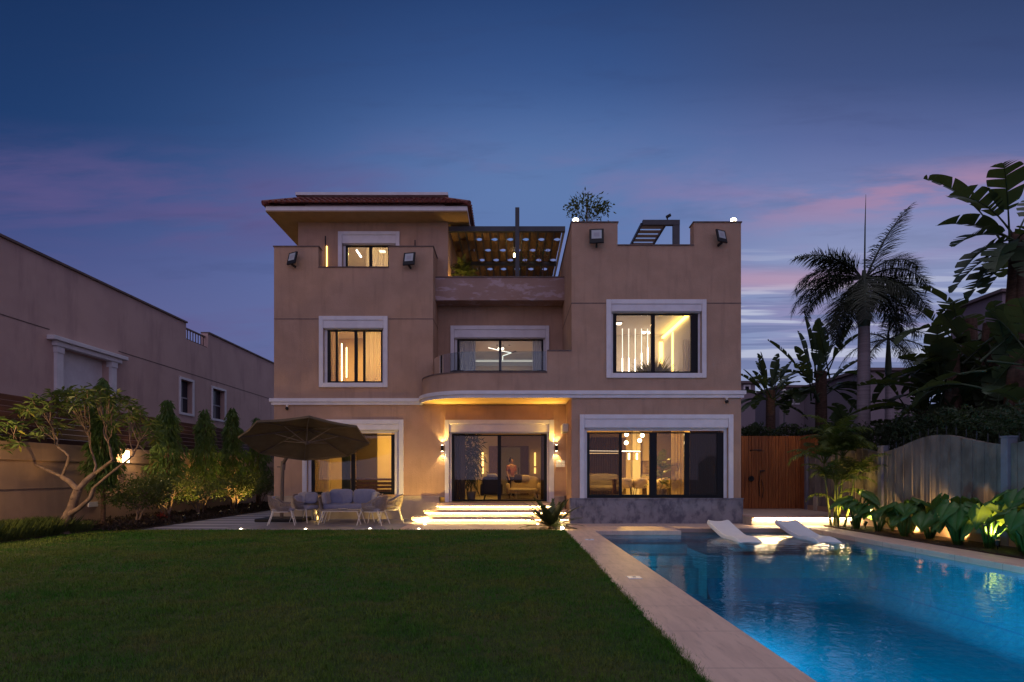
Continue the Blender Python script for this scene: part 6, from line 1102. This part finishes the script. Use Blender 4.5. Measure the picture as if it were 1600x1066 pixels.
for k, (px, Y, h_, n) in enumerate(EARS):
    x = 10.35 + .22 * (k % 3); t = thing('elephant_ear_plant', ['elephant ear plant at the foot of the areca palm', 'small drooping elephant ear next to the deck end', 'elephant ear below the first pale post', 'elephant ear just past the first pale post', 'elephant ear standing left of the brightest wall glow', 'elephant ear standing in front of the brightest wall glow', 'elephant ear with the widest pale green leaf', 'dark elephant ear before the second pale post', 'tallest elephant ear with bright yellow green leaves by the second pale post', 'elephant ear cut off by the photo edge'][k], 'plant', (x, Y, .03), 0, 'elephant ears along the pool bed')
    n += 3
    for q in range(n):
        a = 2 * PI * q / n + rnd.uniform(-.4, .4) + k; ear(MB(), (x + .05 * math.cos(a), Y + .05 * math.sin(a), .03), a, rnd.uniform(.20, .40), h_ * rnd.uniform(.50, .98), rnd.uniform(.34, .60), R(rnd.uniform(15, 58))).build('leaf', 'aloc', t, smooth=True)
for k, (x, y, ax2, pw) in enumerate(((10.95, 14.05, 11.3, 60), (10.5, 12.3, 10.7, 45), (11.0, 15.6, 11.3, 40))): uplight('garden_uplight', ['small black uplight throwing the brightest glow on the fence base', 'small black uplight below the tallest elephant ear', 'small black uplight half way along the pool bed'][k], x, y, .05, (ax2, y + .25, .35 if k != 1 else 1.2), pw, 120, (1, .62, .22))
# --- cycad and its lamp
cx_, cy_ = gx(861, 17.35), 17.35; t = thing('cycad', 'dark spiky cycad on the lawn corner in front of the steps', 'plant', (cx_, cy_, 0)); MB().lathe([(.09, -.02), (.09, .03), (.05, .07), (.02, .09)], (cx_, cy_, 0), 12).build('trunk', 'bark2', t)
for q in range(34): frond(MB(), (cx_, cy_, .07), R(q * 137.5), R(4 + 62 * (q / 34)), rnd.uniform(.95, 1.2), R(rnd.uniform(10, 34)), .18, 38, .10, .14, .036, .02).build('frond', 'cycad', t)
gl = at(878.5, 825.5, 17.1); t = thing('globe_light', 'small glowing globe light on the grass at the coping corner by the cycad', 'garden lamp', (gl.x, gl.y, 0)); MB().tube([(gl.x, gl.y, 0), (gl.x, gl.y, gl.z - .05)], .02, 8).build('stem', 'black', t); MB().ball(gl, .055, 14, 10).build('globe', 'spotlit', t, smooth=True); lamp('POINT', gl + Vector((0, -.02, .10)), 9, (1, .72, .36), t, .05)
# --- roof plants
def bush(name, label, c_, rad, n, L_, W_, m_, stem_to=None, cat='plant', droop=.1):
    t = thing(name, label, cat, (c_[0], c_[1], stem_to if stem_to is not None else c_[2] - rad[2])); lv, tw = clump_leaves(c_, rad, n, L_, W_, 0, .3, seedpts=18); npbuild('foliage', [lv], m_, t)
    s_ = MB(); branch_to(s_, (c_[0], c_[1], stem_to if stem_to is not None else c_[2] - rad[2]), [tuple(v) for v in tw], .03, 1, 6, .006, .45, 5); s_.build('trunk', 'bark2', t); return t
c0 = at(912, 327, 23); t = bush('roof_tree', 'small loose tree growing beside the glowing lamp on the wing roof', tuple(c0), (.80, .6, .40), 520, .17, .07, 'shrub', 9.6, 'tree'); MB().tube([(gx(917, 23.2), 23.2, 8.6), (gx(917, 23.2), 23.2, gz(311, 23.2))], .035, 8).build('stake', 'bark', t)
t = thing('terrace_palm', 'dark spiky palm in a pot between penthouse and pergola', 'palm', (gx(722, 23.6), 23.6, 8.6)); x = gx(722, 23.6); MB().lathe([(.2, 0), (.28, .5), (.24, .5)], (x, 23.6, 8.6), 14).build('pot', 'pot', t); MB().tube([(x, 23.6, 9.0), (x + .03, 23.6, 9.95)], [.07, .05], 8).build('trunk', 'bark2', t)
for q in range(24): frond(MB(), (x + .03, 23.6, 9.9), R(q * 137.5), R(5 + 75 * q / 24), rnd.uniform(.7, 1.0), R(rnd.uniform(40, 95)), .24, 26, .2, .15, .026, .15).build('frond', 'shrub', t)
def tuft(label, px, py, Y, h_, n, m_):
    x, z = gx(px, Y), 9.25; t = thing('planter_grass', label, 'plant', (x, Y, z - .3), 0, 'spiky plants along the planter beam'); a = NPR.uniform(0, 2 * PI, n); e_ = NPR.uniform(.6, 1.5, n); D_ = np.stack([np.cos(a) * np.cos(e_), np.sin(a) * np.cos(e_), np.sin(e_)], 1)
    npbuild('blades', [leaves(np.tile([x, Y, z - .3], (n, 1)) + NPR.normal(size=(n, 3)) * .04, D_, NPR.uniform(.7, 1.2, n) * (h_ + .3), .022, None, .1, .25)], m_, t)
tuft('yellow lit spiky plant below the tall potted palm', 722, 430, 22.4, .32, 70, 'tallgrass'); tuft('spiky plant left of the pergola post', 781, 430, 22.45, .34, 70, 'tallgrass'); tuft('yellow lit spiky plant close to the pergola post', 795, 430, 22.4, .28, 60, 'tallgrass'); tuft('dark spiky plant beside the wing parapet', 851, 430, 22.5, .5, 90, 'dark')
for px, lab in ((823, 'thin twiggy plant between the pergola post and the wing'), (846, 'thin twiggy plant in front of the wing parapet')):
    c0 = at(px, 402, 22.7); bush('twiggy_plant', lab, tuple(c0), (.35, .3, .5), 70, .1, .04, 'shrub', 9.0)
for k, (px, pw) in enumerate(((706, 10), (790, 12), (718, 8))): uplight('terrace_spot', ['small terrace spot lighting the penthouse side wall', 'small terrace spot lighting the planter by the post', 'small terrace spot lighting the potted palm'][k], gx(px, 22.6), 22.6, 8.95, (gx(px, 23.3), 23.4, 11), pw, 110, (1, .6, .14))
# --- indoor palm by the golden curtain
x, y = gx(1034, 20.7), 20.7; t = thing('indoor_palm', 'leafy palm in a pot inside the dining room window', 'palm', (x, y, .73)); MB().lathe([(.16, 0), (.22, .4), (.18, .4)], (x, y, .73), 14).build('pot', 'pot', t)
for q in range(16): frond(MB(), (x, y, 1.1 + .06 * q), R(q * 137.5), R(35 + 45 * q / 16), rnd.uniform(.6, .95), R(rnd.uniform(60, 110)), .24, 18, .2, .2, .03, .25).build('frond', 'shrub', t)
x, y = gx(736, 22.6), 22.6; t = thing('indoor_tree', 'tall dark indoor plant beside the brown curtain in the hall', 'plant', (x, y, .63)); lv, tw = clump_leaves((x, y, 2.3), (.13, .2, 1.5), 900, .30, .035, .9, .2, seedpts=30); npbuild('foliage', [lv], 'dark', t); MB().tube([(x, y, .9), (x, y, 3.2)], [.03, .015], 6).build('trunk', 'bark2', t); MB().lathe([(.15, 0), (.2, .35), (.16, .35)], (x, y, .64), 14).build('pot', 'pot', t)
x, y = gx(1017, 20.6), 20.6
# --- the figure standing in the hall
def skin_mesh(name, nodes, edges, m_, parent, sub=2):
    me = bpy.data.meshes.new(name); me.from_pydata([n_[0] for n_ in nodes], edges, []); me.materials.append(M[m_]); o = bpy.data.objects.new(name, me); COL.objects.link(o); o.parent = parent
    o.modifiers.new('skin', 'SKIN'); me.skin_vertices.new() if not me.skin_vertices else None
    for v, n_ in zip(me.skin_vertices[0].data, nodes): v.radius = (n_[1], n_[2] if len(n_) > 2 else n_[1])
    me.skin_vertices[0].data[0].use_root = True; s_ = o.modifiers.new('sub', 'SUBSURF'); s_.levels = s_.render_levels = sub; return o
pt_ = thing('person', 'person in a pink shirt and dark trousers standing in the entrance hall', 'person', (gx(799, 24.6), 24.9, .63), R(35))
nd = [((0, 0, .95), .15, .11), ((0, 0, 1.15), .13, .09), ((0, 0, 1.38), .16, .095), ((0, 0, 1.48), .06, .06), ((0, -.02, 1.56), .062, .07), ((0, -.02, 1.66), .075, .095), ((0, -.01, 1.735), .05, .06)]
ed = [(0, 1), (1, 2), (2, 3), (3, 4), (4, 5), (5, 6)]
for s_ in (-1, 1):
    b = len(nd); nd += [((s_ * .10, 0, .88), .085), ((s_ * .11, -.02, .50), .055), ((s_ * .11, .02, .09), .036), ((s_ * .12, -.12, .035), .03)]; ed += [(0, b), (b, b + 1), (b + 1, b + 2), (b + 2, b + 3)]
    b = len(nd); nd += [((s_ * .19, 0, 1.40), .055), ((s_ * .24, .02, 1.14), .042), ((s_ * .22, -.10, .92), .03), ((s_ * .215, -.13, .86), .032, .02)]; ed += [(2, b), (b, b + 1), (b + 1, b + 2), (b + 2, b + 3)]
    for q in range(4): nd.append(((s_ * (.20 + .012 * q), -.16 - .004 * q, .79 - .006 * (q % 2)), .009)); ed.append((b + 3, len(nd) - 1))
    nd.append(((s_ * .185, -.165, .84), .01)); ed.append((b + 3, len(nd) - 1))
skin_mesh('body', nd, ed, 'skin', pt_)
nd = [((0, 0, .92), .17, .13), ((0, 0, 1.15), .15, .108), ((0, 0, 1.38), .175, .112), ((0, 0, 1.46), .085, .08)]; ed = [(0, 1), (1, 2), (2, 3)]
for s_ in (-1, 1): b = len(nd); nd += [((s_ * .19, 0, 1.40), .072), ((s_ * .235, .015, 1.17), .06)]; ed += [(2, b), (b, b + 1)]
skin_mesh('shirt', nd, ed, 'pinkc', pt_)
nd = [((0, 0, .94), .165, .125)]; ed = []
for s_ in (-1, 1): b = len(nd); nd += [((s_ * .10, 0, .86), .10), ((s_ * .11, -.02, .50), .072), ((s_ * .11, .02, .10), .055)]; ed += [(0, b), (b, b + 1), (b + 1, b + 2)]
skin_mesh('trousers', nd, ed, 'trous', pt_); MB().ball((0, .02, 1.69), (.092, .105, .095), 14, 10).ball((0, .10, 1.64), (.06, .05, .07), 10, 8).build('hair', 'hair', pt_, smooth=True, local=True)
MB().ball((0, -.125, 1.64), (.012, .02, .02), 8, 6).build('nose', 'skin', pt_, smooth=True, local=True)
